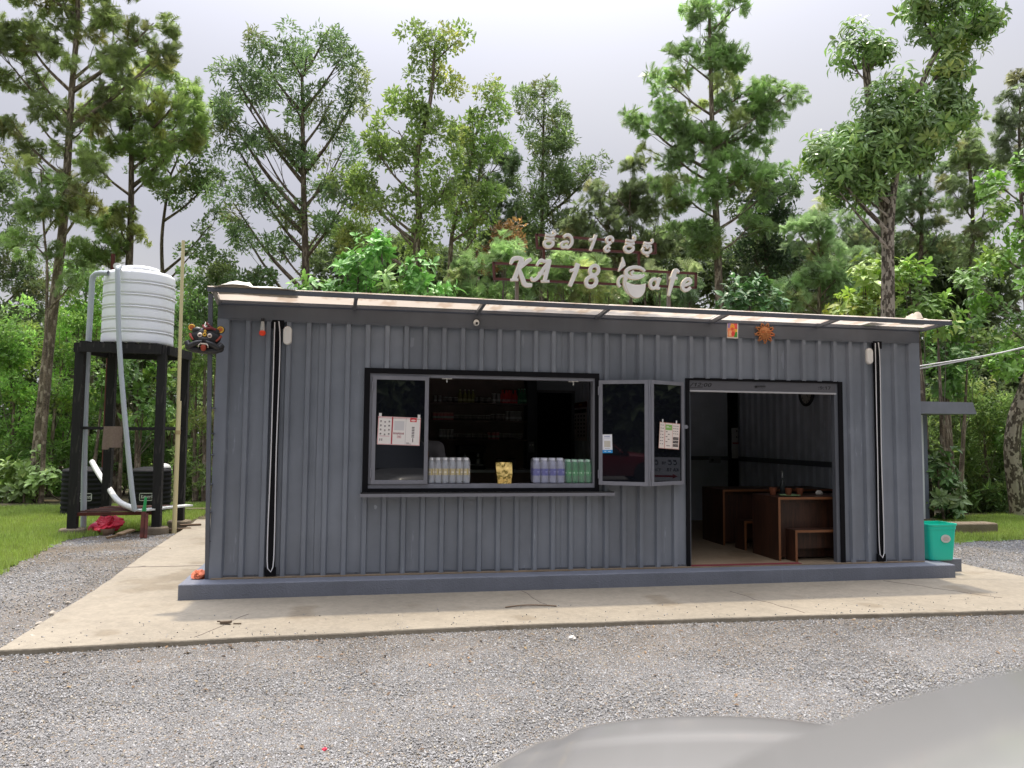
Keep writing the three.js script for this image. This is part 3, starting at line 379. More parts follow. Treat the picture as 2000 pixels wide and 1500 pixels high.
  // upper line in Kannada script
  const ka = [[arc(0.3, 0.24, 0.3, 0.25, 150, 395, 12), 0.17], [[[0.0, 0.6], [0.3, 0.55], [0.62, 0.6]], 0.12], [[[0.04, 0.36], [0.3, 0.42], [0.56, 0.36]], 0.1], [[[0.0, 0.82], [0.4, 0.76], [0.62, 0.86], [0.6, 1.04], [0.46, 1.05]], 0.11]];
  letter(3.215, 3.355, 0.155, ka);
  letter(3.405, 3.355, 0.155, [[arc(0.14, 0.2, 0.19, 0.19, 80, 360, 10), 0.14], [[[0.3, 0.1], [0.4, 0.02], [0.56, 0.1], [0.68, 0.4], [0.54, 0.78], [0.26, 0.9], [0.04, 0.74]], 0.16], [[[0.1, 0.36], [0.3, 0.44], [0.44, 0.36]], 0.1]]);
  letter(3.72, 3.345, 0.165, [[[[-0.16, 0.66], [0.1, 0.74], [0.2, 0.96]], 0.1], [[[0.2, 0.98], [0.13, 0.5], [0.02, 0.0]], 0.17, 0.13]]);
  letter(3.895, 3.345, 0.165, [[arc(0.14, 0.74, 0.2, 0.2, -30, 300, 12), 0.14], [[[0.24, 0.56], [0.0, 0.3], [-0.1, 0.1]], 0.12], [arc(0.06, 0.14, 0.16, 0.16, 20, 340, 10), 0.12]]);
  letter(4.1, 3.35, 0.155, ka);
  letter(4.3, 3.35, 0.155, [[arc(0.3, 0.18, 0.3, 0.22, 150, 395, 12), 0.15], [[[0.0, 0.46], [0.2, 0.5], [0.3, 0.34], [0.42, 0.5], [0.6, 0.44]], 0.13], [[[0.04, 0.7], [0.4, 0.66], [0.64, 0.78], [0.58, 0.98]], 0.11], [[[0.32, 0.06], [0.36, -0.16], [0.5, -0.2]], 0.1]]);
}
{ // black painted guardian mask hung on the corner post
  const t = thing('guardian_mask', 'black painted clay guardian mask with round eyes hung on the corner post', 'mask', [-0.046, 2.235, 0.32]); t.rotation.z = -0.05;
  const blk = std([0.014, 0.014, 0.016], 0.45), red = std([0.32, 0.045, 0.02], 0.55), org = std([0.46, 0.12, 0.02], 0.5), yel = std([0.7, 0.42, 0.05], 0.5), wht = std([0.72, 0.64, 0.55], 0.5);
  const dome = (w, h, d, x, y, z) => new THREE.SphereGeometry(1, 22, 14).scale(w, h, d).translate(x, y, z);
  part('face', [dome(0.135, 0.088, 0.055, 0, 0.016, 0), dome(0.06, 0.03, 0.03, 0, -0.012, 0.04), dome(0.05, 0.035, 0.03, -0.075, 0.07, 0.01), dome(0.05, 0.035, 0.03, 0.075, 0.07, 0.01), dome(0.1, 0.035, 0.04, 0, -0.105, 0.0)], blk, t);
  part('moustache', [-1, 1].flatMap((s) => [limb([V(s * 0.015, -0.035, 0.055), V(s * 0.07, -0.05, 0.055), V(s * 0.125, -0.075, 0.035), V(s * 0.155, -0.045, 0.02)], 0.022, 0.03, 10, 8), dome(0.045, 0.035, 0.03, s * 0.125, -0.085, 0.015), dome(0.06, 0.03, 0.03, s * 0.08, -0.105, 0.02)]), std([0.02, 0.02, 0.022], 0.4), t);
  for (const s of [-1, 1]) {
    const e = part('ear', cyl(0.036, 0.034, 0.03, 22).rotateX(Math.PI / 2).translate(s * 0.125, 0.095, 0.0), blk, t); part('ear_ring', new THREE.TorusGeometry(0.025, 0.006, 8, 22).translate(s * 0.125, 0.095, 0.016), yel, e); part('ear_disc', dome(0.021, 0.021, 0.006, s * 0.125, 0.095, 0.016), org, e);
    const y = part('eye', dome(0.022, 0.022, 0.014, s * 0.042, 0.028, 0.05), wht, t); part('iris', dome(0.012, 0.012, 0.01, s * 0.043, 0.026, 0.058), std([0.13, 0.08, 0.08], 0.4), y);
    part('cheek', limb([V(s * 0.1, -0.02, 0.04), V(s * 0.122, 0.01, 0.03), V(s * 0.135, 0.035, 0.01)], 0.008, 0.013, 6, 7), red, t);
    part('fang', limb([V(s * 0.028, -0.055, 0.075), V(s * 0.04, -0.068, 0.078), V(s * 0.043, -0.088, 0.07)], 0.006, 0.002, 6, 6), wht, t);
  }
  part('forehead_mark', [new THREE.TorusGeometry(0.012, 0.006, 8, 18).translate(0, 0.034, 0.06), dome(0.012, 0.016, 0.008, 0, 0.066, 0.05)], yel, t);
  part('teeth', [-3, -2, -1, 0, 1, 2, 3].map((k) => rbox(0.0075, 0.013, 0.01, 0.002, k * 0.0082, -0.052, 0.072, 1)), wht, t);
  part('tongue', dome(0.026, 0.034, 0.018, 0, -0.085, 0.062), red, t);
  part('garland', [tube([[-0.03, 0.12, 0.02], [0.0, 0.092, 0.045], [0.05, 0.098, 0.04], [0.09, 0.088, 0.03]], 0.012, 14, 7), tube([[0.0, 0.15, 0.01], [0.02, 0.125, 0.03], [0.06, 0.1, 0.035]], 0.01, 10, 7)], std([0.17, 0.03, 0.03], 0.8), t);
  part('tie_cord', [tube([[-0.018, 0.16, -0.02], [-0.01, 0.115, 0.03], [0.0, 0.105, 0.045]], 0.003, 8, 5), tube([[0.018, 0.16, -0.02], [0.01, 0.12, 0.03], [0.0, 0.105, 0.045]], 0.003, 8, 5)], M.white, t);
}
{ // terracotta sun face
  const t = thing('sun_plaque', 'terracotta sun face with curling rays on the top band', 'ornament', [5.69, 2.52, 0.045]); t.scale.setScalar(1.1); const c = std([0.95, 0.42, 0.15], 0.75, { map: rep(clothTex, 3) }), c2 = std([0.5, 0.15, 0.05], 0.8);
  const dm = (w, h, d, x, y, z) => new THREE.SphereGeometry(1, 18, 12).scale(w, h, d).translate(x, y, z);
  part('face', [dm(0.068, 0.068, 0.035, 0, 0, 0.004), dm(0.012, 0.026, 0.016, 0, -0.006, 0.036), dm(0.022, 0.009, 0.01, -0.028, 0.02, 0.032), dm(0.022, 0.009, 0.01, 0.028, 0.02, 0.032), dm(0.024, 0.007, 0.008, 0, -0.036, 0.028), dm(0.02, 0.012, 0.01, -0.034, -0.022, 0.024), dm(0.02, 0.012, 0.01, 0.034, -0.022, 0.024)], c, t);
  for (const s of [-1, 1]) part('eye', dm(0.016, 0.008, 0.006, s * 0.028, 0.004, 0.034), c2, t);
  for (let i = 0; i < 18; i++) { const a = i / 18 * 6.283, k = 0.16 * (i % 2 ? 1 : -1); part('ray', limb([V(Math.cos(a) * 0.062, Math.sin(a) * 0.062, 0.012), V(Math.cos(a) * 0.082, Math.sin(a) * 0.082, 0.02), V(Math.cos(a + k) * 0.098, Math.sin(a + k) * 0.098, 0.018), V(Math.cos(a + k * 0.3) * 0.112, Math.sin(a + k * 0.3) * 0.112, 0.01)], 0.0095, 0.003, 7, 6), i > 15 || i < 2 ? c2 : c, t); }
  part('hook', tube([[0, 0.1, 0.006], [0.003, 0.13, 0.008], [0.008, 0.145, 0.006]], 0.004, 6, 5), M.terracotta, t);
}
{ // small bright devotional picture
  const px = canvasTex(128, 170, (c, w, h) => { const g = (x, y, r, col) => { c.fillStyle = col; c.beginPath(); c.ellipse(x, y, r, r * 1.1, 0, 0, 7); c.fill(); }; c.fillStyle = '#e8906a'; c.fillRect(0, 0, w, h); c.fillStyle = '#8f7fb0'; c.fillRect(0, 0, 38, 60); c.fillStyle = '#e0524e'; c.fillRect(80, 0, 48, 70); c.fillStyle = '#4f9a3a'; c.fillRect(84, 96, 44, 74); c.fillStyle = '#e8c23c'; c.fillRect(84, 70, 44, 34); g(62, 46, 32, '#f0a03c'); g(58, 100, 44, '#ee8458'); g(62, 70, 18, '#d8592e'); g(70, 128, 26, '#de4a44'); g(34, 110, 20, '#f3b28a'); g(32, 142, 18, '#f2c090'); c.fillStyle = '#d9a23a'; c.fillRect(52, 20, 20, 12); });
  const t = thing('framed_picture', 'small bright red and yellow picture card on the band left of the sun face', 'picture', [5.315, 2.535, 0.0435]); t.rotation.z = -0.02;
  part('frame', box(0.128, 0.172, 0.012, 0, 0, 0.006), std([0.7, 0.66, 0.6], 0.4), t); const pg = new THREE.BoxGeometry(0.112, 0.15, 0.004); part('print', pg.translate(-0.004, 0.002, 0.013), std([0.95, 0.95, 0.95], 0.35, { map: px }), t);
}
{ // paper on the window leaves
  const cardTex = canvasTex(640, 420, (c, w, h) => { c.fillStyle = '#f3efec'; c.fillRect(0, 0, w, h); c.strokeStyle = '#cf3a44'; c.lineWidth = 5; c.strokeRect(6, 6, w - 12, h - 12); c.fillStyle = '#b02a36'; c.fillRect(205, 8, 20, h - 20); c.fillRect(0, 20, w, 5); const dot = (x, y, s) => { c.fillStyle = pick(['#5b4f55', '#6d5f60', '#493e45']); c.beginPath(); c.ellipse(x, y, s, s * 0.7, 0, 0, 7); c.fill(); c.fillRect(x - s, y + s, s * 2, 4); }; for (let r = 0; r < 4; r++) for (let k = 0; k < 3; k++) dot(44 + k * 62, 70 + r * 62 + (k === 1 ? 10 : 0), 13); c.fillStyle = '#c9606a'; c.fillRect(30, 290, 150, 5); c.fillStyle = '#6d5f60'; c.fillRect(34, 330, 12, 34); c.fillRect(62, 330, 12, 34); c.fillStyle = '#d8d6d8'; c.fillRect(245, 60, 150, 140); c.fillStyle = '#8d2f3c'; for (let i = 0; i < 9; i++) c.fillRect(238 + i * 18, 232 + (i * 5 % 4), 11, 30 - (i * 7 % 5)); c.strokeStyle = '#c4404a'; c.lineWidth = 4; c.strokeRect(296, 280, 56, 32); c.fillRect(306, 288, 12, 16); c.fillRect(328, 288, 14, 16); c.fillStyle = '#877f84'; c.fillRect(418, 6, 3, h - 12); c.fillStyle = '#d6343f'; c.fillRect(480, 8, 100, 60); c.fillStyle = '#f6d6d2'; c.beginPath(); c.ellipse(530, 44, 36, 14, 0, 0, 7); c.fill(); c.fillStyle = '#5b5056'; for (let i = 0; i < 7; i++) c.fillRect(512, 140 + i * 24, 40, 14); c.fillRect(526, 310, 14, 60); c.fillRect(436, 380, 44, 8); c.fillRect(436, 396, 76, 6); });
  const t = thing('notice_sheet', 'white and red printed sheet taped inside the closed window leaf', 'notice', [1.744, 1.408, 0.04]); t.rotation.z = -0.03;
  const curl = (w, h, b) => { const g = new THREE.BoxGeometry(w, h, 0.002, 12, 4, 1), p = g.attributes.position; for (let i = 0; i < p.count; i++) p.setZ(i, p.getZ(i) + b * (Math.abs(p.getX(i)) / w * 2) ** 2 * (0.6 + p.getY(i) / h * 0.5) + 0.003 * Math.sin(p.getX(i) / w * 9)); g.computeVertexNormals(); return g; };
  part('sheet', curl(0.418, 0.278, 0.008), std([0.92, 0.91, 0.9], 0.7, { map: cardTex }), t); for (const s of [-1, 1]) part('tape', box(0.026, 0.045, 0.001, s * 0.19, 0.148, 0.006), std([0.75, 0.74, 0.72], 0.4), t);
  const onLeaf = (L, u, y, dz = 0.006) => { L.updateMatrixWorld(true); const p = V(u, y, dz).applyMatrix4(L.matrixWorld); return [p.x, p.y, p.z]; };
  const payTex = canvasTex(200, 360, (c, w, h) => { c.fillStyle = '#f1f2f6'; c.fillRect(0, 0, w, h); c.fillStyle = '#6d7bb2'; for (let i = 0; i < 5; i++) c.fillRect(48 + i * 22, 28, 15, 20); c.fillStyle = '#9aa3c4'; c.fillRect(40, 66, 120, 7); c.fillStyle = '#cfcabc'; c.fillRect(38, 124, 124, 124); c.fillStyle = '#9a9ba6'; c.fillRect(50, 268, 100, 8); c.fillStyle = '#2a9be0'; c.fillRect(0, 300, w, 60); c.fillStyle = '#d8ecfa'; c.fillRect(110, 324, 60, 12); c.fillRect(36, 324, 40, 12); });
  leafA.updateMatrixWorld(true);
  const t2 = thing('payment_card', 'small white and blue payment card on the folded out pane', 'card', onLeaf(leafA, 0.088, 1.298)); t2.rotation.set(0, leafA.rotation.y, 0.03, 'YXZ'); part('card', new THREE.BoxGeometry(0.104, 0.192, 0.003), std([0.92, 0.92, 0.94], 0.4, { map: payTex }), t2);
  const leaTex = canvasTex(420, 420, (c, w, h) => { c.fillStyle = '#f4ebe4'; c.fillRect(0, 0, w, h); c.strokeStyle = '#c8684e'; c.lineWidth = 5; c.strokeRect(4, 4, w - 8, h - 8); c.fillStyle = '#c85a44'; c.fillRect(126, 6, 9, h); c.fillRect(274, 6, 4, h); c.fillStyle = '#8fc063'; c.fillRect(142, 30, 124, 88); c.fillStyle = '#f2f6e6'; c.fillRect(160, 56, 46, 10); c.fillRect(160, 74, 80, 6); c.fillStyle = '#6a5a55'; for (let r = 0; r < 7; r++) for (let k = 0; k < 2; k++) c.fillRect(24 + k * 46, 40 + r * 50, 18 + 6 * ((r + k) % 3), 12); for (let r = 0; r < 5; r++) c.fillRect(150 + (r % 2) * 40, 140 + r * 40, 34, 12); c.fillRect(166, 366, 70, 10); for (let r = 0; r < 4; r++) for (let k = 0; k < 3; k++) c.fillRect(290 + k * 38, 40 + r * 42, 24, 9); c.fillStyle = '#33282c'; for (let r = 0; r < 3; r++) { c.fillRect(288, 224 + r * 56, 112, 44); c.fillStyle = '#f4ebe4'; for (let k = 0; k < 7; k++) c.fillRect(294 + k * 15, 230 + r * 56 + (k * 13 % 24), 7, 9); c.fillStyle = '#33282c'; } });
  const t3 = thing('leaflet', 'curled menu leaflet with a green panel taped on the pane beside the doorway', 'leaflet', onLeaf(leafB, 0.27, 1.385, 0.014)); t3.rotation.set(0, leafB.rotation.y, -0.05, 'YXZ'); part('sheet', curl(0.33, 0.27, 0.016), std([0.92, 0.9, 0.88], 0.7, { map: leaTex }), t3); for (const s of [-1, 1]) part('tape', box(0.02, 0.04, 0.001, s * 0.11, 0.146, 0.006), std([0.75, 0.74, 0.72], 0.4), t3);
}
{ // crumpled plastic laid on the canopy and a pale sack on the roof
  const crumple = (w, d, h, s) => { const g = new THREE.PlaneGeometry(w, d, 22, 12).rotateX(-Math.PI / 2), p = g.attributes.position; for (let i = 0; i < p.count; i++) { const a = p.getX(i) / w + 0.5, b = p.getZ(i) / d + 0.5, e = Math.min(a, 1 - a, b * 1.0 + 0.08, 1.08 - b) * 4; p.setY(i, h * clamp(e) * (0.25 + 1.1 * fbm(a, b, 4, 4, s)) * (a < 0.45 ? 1 : 0.45)); } g.computeVertexNormals(); return g; };
  const a = part('plastic_sheet', crumple(0.72, 0.3, 0.09, 71), std([0.62, 0.58, 0.5], 0.6, { side: THREE.DoubleSide })); a.position.set(0.4, 2.69, 0.36); tag(a, 'crumpled cream plastic sheet lying on the canopy corner', 'plastic sheet');
  const b = part('sack', crumple(0.3, 0.24, 0.1, 77), std([0.5, 0.43, 0.34], 0.9, { side: THREE.DoubleSide })); b.position.set(7.4, 2.66, 0.3); tag(b, 'small pale sack lying on the canopy before the thick mottled trunk', 'sack');
  const c = part('tin_sheet', [bar([6.9, 2.67, 0.1], [7.12, 2.74, 0.05], 0.16, 0.006)], std([0.45, 0.47, 0.46], 0.5)); tag(c, 'small bent grey tin offcut sticking up on the roof', 'tin sheet');
}
// ---------------------------------------------------------------- inside the hut
const BZ = -D; // back wall
{ // shelving with jars, tins and bottles
  const t = thing('wall_shelf', 'dark wooden wall shelving with three boards behind the counter', 'shelving', [0, 0, BZ]); const w = std([0.55, 0.46, 0.43], 0.6, { map: rep(clothTex, 2) });
  for (const y of [1.87, 1.6, 1.31]) part('board', span(0.9, 3.88, y - 0.022, y, 0.005, 0.26), w, t);
  part('back_panel', span(0.9, 3.88, 0.2, 2.3, 0.0, 0.005), w, t); part('side_panel', span(3.88, 4.02, 0.013, 2.5, 0.003, 0.3), std([0.06, 0.065, 0.08], 0.6), t); part('side_panel', span(0.87, 0.9, 0.2, 2.3, 0.0, 0.28), w, t);
  const bx = (n, a, b, y0, y1, z) => span(a, b, y0, y1, z, z + 0.02);
  const d = thing('inner_door', 'dark doorway with a pale top edge at the back of the kitchen', 'door', [0, 0, BZ]); part('door_frame', [bx('', 4.05, 4.1, 0.013, 2.1, 0.003), bx('', 4.66, 4.71, 0.013, 2.1, 0.003)], M.trim, d); part('lintel', span(4.05, 4.71, 2.06, 2.1, 0.003, 0.05), M.frame, d); part('dark_infill', span(4.1, 4.66, 0.013, 2.06, 0.003, 0.02), M.dark, d);  // black sheet fills the doorway, its colour standing in for the shade beyond
  const sw = thing('switch_board', 'small grey switch board on the pillar end of the shelving', 'switch', [3.94, 1.2, BZ + 0.303]); part('plate', rbox(0.09, 0.17, 0.02, 0.006, 0, 0, 0.01), M.frame, sw); part('switch', [rbox(0.02, 0.03, 0.008, 0.002, -0.02, 0.03, 0.023, 1), rbox(0.02, 0.03, 0.008, 0.002, 0.02, 0.03, 0.023, 1)], M.white, sw);

  const kinds = {
    jar: { pts: [[0, 0], [0.03, 0], [0.032, 0.01], [0.032, 0.06], [0.026, 0.07]], cap: [0.027, 0.07, 0.085], col: [0.115, 0.096, 0.087], capc: [0.525, 0.510, 0.495] },
    tall: { pts: [[0, 0], [0.033, 0], [0.035, 0.01], [0.035, 0.12], [0.014, 0.16], [0.013, 0.19]], cap: [0.015, 0.19, 0.205], col: [0.324, 0.305, 0.115], capc: [0.750, 0.720, 0.600] },
    tin: { pts: [[0, 0], [0.034, 0], [0.034, 0.13], [0.03, 0.14]], cap: [0.033, 0.14, 0.15], col: [0.400, 0.381, 0.381], capc: [0.600, 0.600, 0.600] },
    red: { pts: [[0, 0], [0.04, 0], [0.042, 0.01], [0.042, 0.12], [0.018, 0.17], [0.016, 0.19]], cap: [0.018, 0.19, 0.21], col: [0.750, 0.068, 0.077], capc: [0.750, 0.045, 0.045] },
    green: { pts: [[0, 0], [0.038, 0], [0.04, 0.01], [0.038, 0.13], [0.015, 0.19], [0.014, 0.22]], cap: [0.016, 0.22, 0.235], col: [0.058, 0.248, 0.134], capc: [0.525, 0.750, 0.600] },
    pink: { pts: [[0, 0], [0.034, 0], [0.034, 0.09], [0.03, 0.1]], cap: [0.034, 0.1, 0.115], col: [0.750, 0.286, 0.286], capc: [0.750, 0.450, 0.450] },
  };
  const proto = {};
  function item(k, x, y, z, label, group, s = 1) {
    let o; if (proto[k]) { o = proto[k].clone(); o.name = numbered(k === 'jar' || k === 'tin' ? k : k === 'pink' ? 'packet' : 'bottle'); scene.add(o); } else {
      const K = kinds[k]; o = new THREE.Group(); o.name = numbered(k === 'jar' || k === 'tin' ? k : k === 'pink' ? 'packet' : 'bottle'); scene.add(o);
      part('body', lathe(K.pts, 14), std(K.col, 0.25), o); part('label_band', cyl(K.pts[2][0] + 0.001, K.pts[2][0] + 0.001, 0.035, 14, 0, 0.045, 0), std(K.col.map((c) => Math.min(0.6, c * 1.5 + 0.12)), 0.5), o); part('cap', cyl(K.cap[0], K.cap[0], K.cap[2] - K.cap[1], 14, 0, (K.cap[1] + K.cap[2]) / 2, 0), std(K.capc, 0.4), o); proto[k] = o; }
    o.position.set(x, y, z); o.rotation.y = rnd() * 6; o.scale.setScalar(s); return tag(o, label, k === 'jar' || k === 'tin' ? k : k === 'pink' ? 'packet' : 'bottle', group);
  }
  const row = (k, x0, x1, n, y, label, group, s) => { for (let i = 0; i < n; i++) item(k, lerp(x0, x1, n === 1 ? 0 : i / (n - 1)) + rr(-0.008, 0.008), y + 0.001, BZ + rr(0.12, 0.2), label, group, s); };
  row('tin', 2.46, 2.53, 2, 1.87, 'short pale tin at the near end of the top shelf row', 'pale tins on the top shelf', 0.7);
  row('jar', 2.6, 2.78, 6, 1.87, 'tiny dark jar left of the tall olive bottles on the top shelf', 'tiny jars left of the olive bottles');
  row('tall', 2.84, 3.04, 4, 1.87, 'tall olive bottle with a pale cap on the top shelf', 'olive bottles on the top shelf');
  row('jar', 3.1, 3.3, 5, 1.87, 'tiny dark jar between olive bottles and grey cans on the top shelf', 'tiny jars between olive bottles and cans');
  row('tin', 3.36, 3.44, 2, 1.87, 'grey can left of the red bottles on the top shelf', 'grey cans beside the red bottles');
  row('red', 3.51, 3.71, 5, 1.87, 'red bottle on the top shelf', 'red bottles on the top shelf');
  row('green', 3.77, 3.86, 3, 1.87, 'green bottle at the far end of the top shelf', 'green bottles on the top shelf');
  row('pink', 2.46, 2.72, 6, 1.6, 'pinkish packet on the middle shelf', 'pinkish packets on the middle shelf');
  row('jar', 2.78, 3.3, 15, 1.6, 'small dark jar in the middle of the middle shelf', 'small jars in the middle of the middle shelf');
  row('jar', 3.36, 3.52, 4, 1.6, 'larger jar left of the grey cans on the middle shelf', 'larger jars on the middle shelf', 1.25);
  row('tin', 3.58, 3.8, 5, 1.6, 'grey can at the far end of the middle shelf', 'grey cans on the middle shelf');
  row('tin', 2.55, 2.72, 4, 1.31, 'grey can at the near end of the bottom shelf', 'grey cans on the bottom shelf');
  row('jar', 2.78, 3.26, 12, 1.31, 'small dark jar on the bottom shelf', 'small jars on the bottom shelf');
  row('pink', 3.3, 3.42, 3, 1.31, 'pinkish packet on the bottom shelf', 'pinkish packets on the bottom shelf');
  row('jar', 3.48, 3.8, 8, 1.31, 'small dark jar right of the pinkish packets on the bottom shelf', 'small jars at the far end of the bottom shelf', 1.1);
  // kitchen bench with a machine
  const kb = thing('kitchen_counter', 'dark kitchen counter under the wall shelving', 'counter', [0, 0, BZ]); part('worktop', span(0.9, 3.87, 0.82, 0.86, 0.006, 0.62), M.steel, kb); part('cupboard', span(0.92, 3.86, 0.013, 0.82, 0.01, 0.58), w, kb);
  const cm = thing('coffee_machine', 'dark coffee machine with steel jugs on the kitchen counter', 'machine', [3.0, 0.861, BZ + 0.3]); part('casing', [rbox(0.42, 0.12, 0.36, 0.02, 0, 0.3, 0), rbox(0.42, 0.06, 0.36, 0.02, 0, 0.03, 0), rbox(0.42, 0.24, 0.12, 0.02, 0, 0.16, -0.12)], M.black, cm); part('drip_tray', span(-0.18, 0.18, 0.06, 0.068, -0.05, 0.17), M.steel, cm); for (const x of [-0.1, 0.1]) { part('spout', cyl(0.02, 0.02, 0.06, 12, x, 0.21, 0.08), M.steel, cm); part('jug', lathe([[0, 0.07], [0.04, 0.07], [0.042, 0.1], [0.032, 0.15], [0.036, 0.16]], 16).translate(x, 0, 0.08), M.steel, cm); }
  for (const [i, x, k] of [[0, 3.42, 'a round grey pot'], [1, 3.62, 'the wall end']]) { const b = thing('storage_jar', i ? 'squat storage jar on the kitchen counter at the wall end' : 'squat storage jar on the kitchen counter beside the coffee machine', 'jar', [x, 0.861, BZ + 0.4]); part('body', lathe([[0, 0], [0.06, 0], [0.065, 0.02], [0.06, 0.13], [0.045, 0.15]], 18), std([0.2, 0.19, 0.18], 0.4), b); part('lid', cyl(0.05, 0.05, 0.02, 18, 0, 0.16, 0), M.black, b); }
  const mp = canvasTex(200, 300, (c, W2, H2) => { c.fillStyle = '#d8cccc'; c.fillRect(0, 0, W2, H2); c.fillStyle = '#7e1f28'; c.fillRect(0, 0, W2, 40); c.fillStyle = '#cfa14a'; c.fillRect(104, 12, 40, 14); c.fillStyle = '#2b2326'; c.fillRect(8, 56, 184, 26); for (let r = 0; r < 6; r++) for (let k = 0; k < 5; k++) if (!(r > 3 && k < 2)) { c.beginPath(); c.ellipse(26 + k * 36, 108 + r * 30, 8, 8, 0, 0, 7); c.fill(); } });
  const po = thing('menu_poster', 'tall menu poster with a dark red heading on the kitchen side wall', 'poster', [4.712, 1.6, -3.95]); const pg = new THREE.BoxGeometry(0.94, 0.62, 0.004); const up = new THREE.BoxGeometry(0.92, 0.6, 0.004); up.rotateY(-Math.PI / 2); part('print', up, std([0.9, 0.9, 0.9], 0.6, { map: mp }), po);
}
// goods on the window ledge
function bottlePack(x0, x1, nx, h, label, opt) {
  const pz = -0.035, w = (x1 - x0) / nx, r = w / 2 - 0.001, t = thing('bottle_pack', label, 'bottle pack', [x0, 0.8845, pz], 0); const k = h / 0.26;
  const clear = phys(opt.plastic, 0.28, { transmission: opt.tr, thickness: 0 }), cap = std(opt.cap, 0.4), lab = std([1, 1, 1], 0.4, { map: opt.map });
  const bodyG = lathe([[0, 0.003], [r * 0.8, 0.002], [r * 0.96, 0.012], [r * 0.96, 0.05 * k], [r * 0.9, 0.056 * k], [r * 0.96, 0.062 * k], [r * 0.96, 0.185 * k], [r * 0.86, 0.207 * k], [r * 0.52, 0.226 * k], [r * 0.44, 0.236 * k]], 18), capG = cyl(r * 0.5, r * 0.52, 0.024 * k, 14, 0, 0.246 * k, 0), labG = new THREE.CylinderGeometry(r * 0.985, r * 0.985, (opt.l1 - opt.l0) * k, 20, 1, true).translate(0, (opt.l0 + opt.l1) / 2 * k, 0);
  for (let j = 0; j < 2; j++) for (let i = 0; i < nx; i++) { const b = new THREE.Mesh(bodyG, clear); b.name = 'bottle'; shade(b); t.add(b); b.position.set((i + 0.5) * w + rr(-0.002, 0.002), 0, -j * w * 0.98); b.rotation.y = rr(-0.5, 0.5) + (opt.face ?? 0); part('cap', capG, cap, b); if (opt.map) part('label_band', labG, lab, b); if (!opt.hollow) part('water', lathe([[0, 0.006], [r * 0.88, 0.008], [r * 0.88, 0.165 * k], [r * 0.3, 0.215 * k]], 14), std(opt.inner, 0.2), b); }
  const g = new RoundedBoxGeometry(x1 - x0 + 0.006, h + 0.004, w * 2 + 0.004, 14, 0.03), p = g.attributes.position; for (let i = 0; i < p.count; i++) { const y = p.getY(i) / h + 0.5, x = p.getX(i), z = p.getZ(i); const n = 0.009 * (fbm(x * 2.5 + 1, y * 0.8 + z, 12, 3, 81) - 0.5); const q = y > 0.8 ? 1 - (y - 0.8) * 0.25 : 1; p.setXYZ(i, x * q + n, p.getY(i), z * q + n); } g.computeVertexNormals();
  part('shrink_wrap', g.translate((x1 - x0) / 2, h / 2 - 0.001, -w * 0.49), phys(opt.wrap, 0.12, { transmission: 0.87, thickness: 0, ior: 1.5 }), t); return t;
}
const bandTex = (bg, f) => canvasTex(256, 64, (c, w, h) => { c.fillStyle = bg; c.fillRect(0, 0, w, h); f(c, w, h); });
bottlePack(2.04, 2.47, 6, 0.262, 'shrink wrapped pack of clear water bottles with yellow labels beside the closed leaf', { plastic: [0.75, 0.78, 0.82], tr: 0.7, cap: [0.78, 0.78, 0.78], inner: [0.5, 0.52, 0.56], wrap: [0.97, 0.97, 0.98], l0: 0.085, l1: 0.15, map: bandTex('#c9b98a', (c, w, h) => { for (let i = 0; i < 4; i++) { c.fillStyle = '#8a7436'; c.fillRect(i * 64, 0, 22, h); c.fillStyle = '#d8c04a'; c.fillRect(i * 64 + 2, 4, 8, h - 8); c.fillStyle = '#f3ecd8'; c.fillRect(i * 64 + 26, 28, 32, 14); } }) });
bottlePack(3.12, 3.462, 4, 0.262, 'shrink wrapped pack of water bottles with violet blue labels on the window ledge', { plastic: [0.72, 0.74, 0.84], tr: 0.65, cap: [0.76, 0.77, 0.82], inner: [0.4, 0.43, 0.55], wrap: [0.93, 0.94, 0.99], l0: 0.08, l1: 0.15, map: bandTex('#3b3f9c', (c, w, h) => { c.fillStyle = '#9a9fd8'; for (let i = 0; i < 4; i++) { c.fillRect(i * 64 + 10, 24, 26, 7); c.fillRect(i * 64 + 14, 36, 18, 6); } }) });
bottlePack(3.468, 3.752, 4, 0.248, 'shrink wrapped pack of green bottles against the right window frame', { plastic: [0.05, 0.34, 0.16], tr: 0.45, cap: [0.62, 0.72, 0.66], inner: [0.03, 0.2, 0.09], wrap: [0.78, 0.95, 0.84], l0: 0.08, l1: 0.14, map: bandTex('#1f8a50', (c, w, h) => { c.fillStyle = '#e4f2e6'; for (let i = 0; i < 4; i++) { c.font = 'bold 34px sans-serif'; c.fillText('7', i * 64 + 8, 44); c.fillRect(i * 64 + 34, 18, 12, 22); } }) });
{ // gold foil pouch
  const g = new THREE.BoxGeometry(0.168, 0.215, 0.075, 22, 26, 6), p = g.attributes.position;
  for (let i = 0; i < p.count; i++) { const x = p.getX(i) / 0.168, y = p.getY(i) / 0.215 + 0.5, z = p.getZ(i) / 0.075, b = lerp(1.0, 0.1, sstep(0.35, 1, y)), f = fbm(x * 0.5 + 0.5 + y * 0.12, y * 0.5, 9, 4, 91) - 0.5; p.setXYZ(i, p.getX(i) * lerp(0.86, 1.02, sstep(0, 0.8, y)) + 0.006 * f, p.getY(i) + 0.1075 + 0.004 * (y > 0.9 ? f : 0), p.getZ(i) * b + 0.03 * f * Math.sign(z) * (1 - Math.abs(x) * 1.6)); }
  g.computeVertexNormals(); const m = part('foil_pouch', g, std([0.82, 0.58, 0.2], 0.24, { metalness: 1 })); m.position.set(2.815, 0.8845, -0.02); m.rotation.y = 0.06; tag(m, 'crinkled gold foil pouch standing alone between the bottle packs', 'pouch');
}
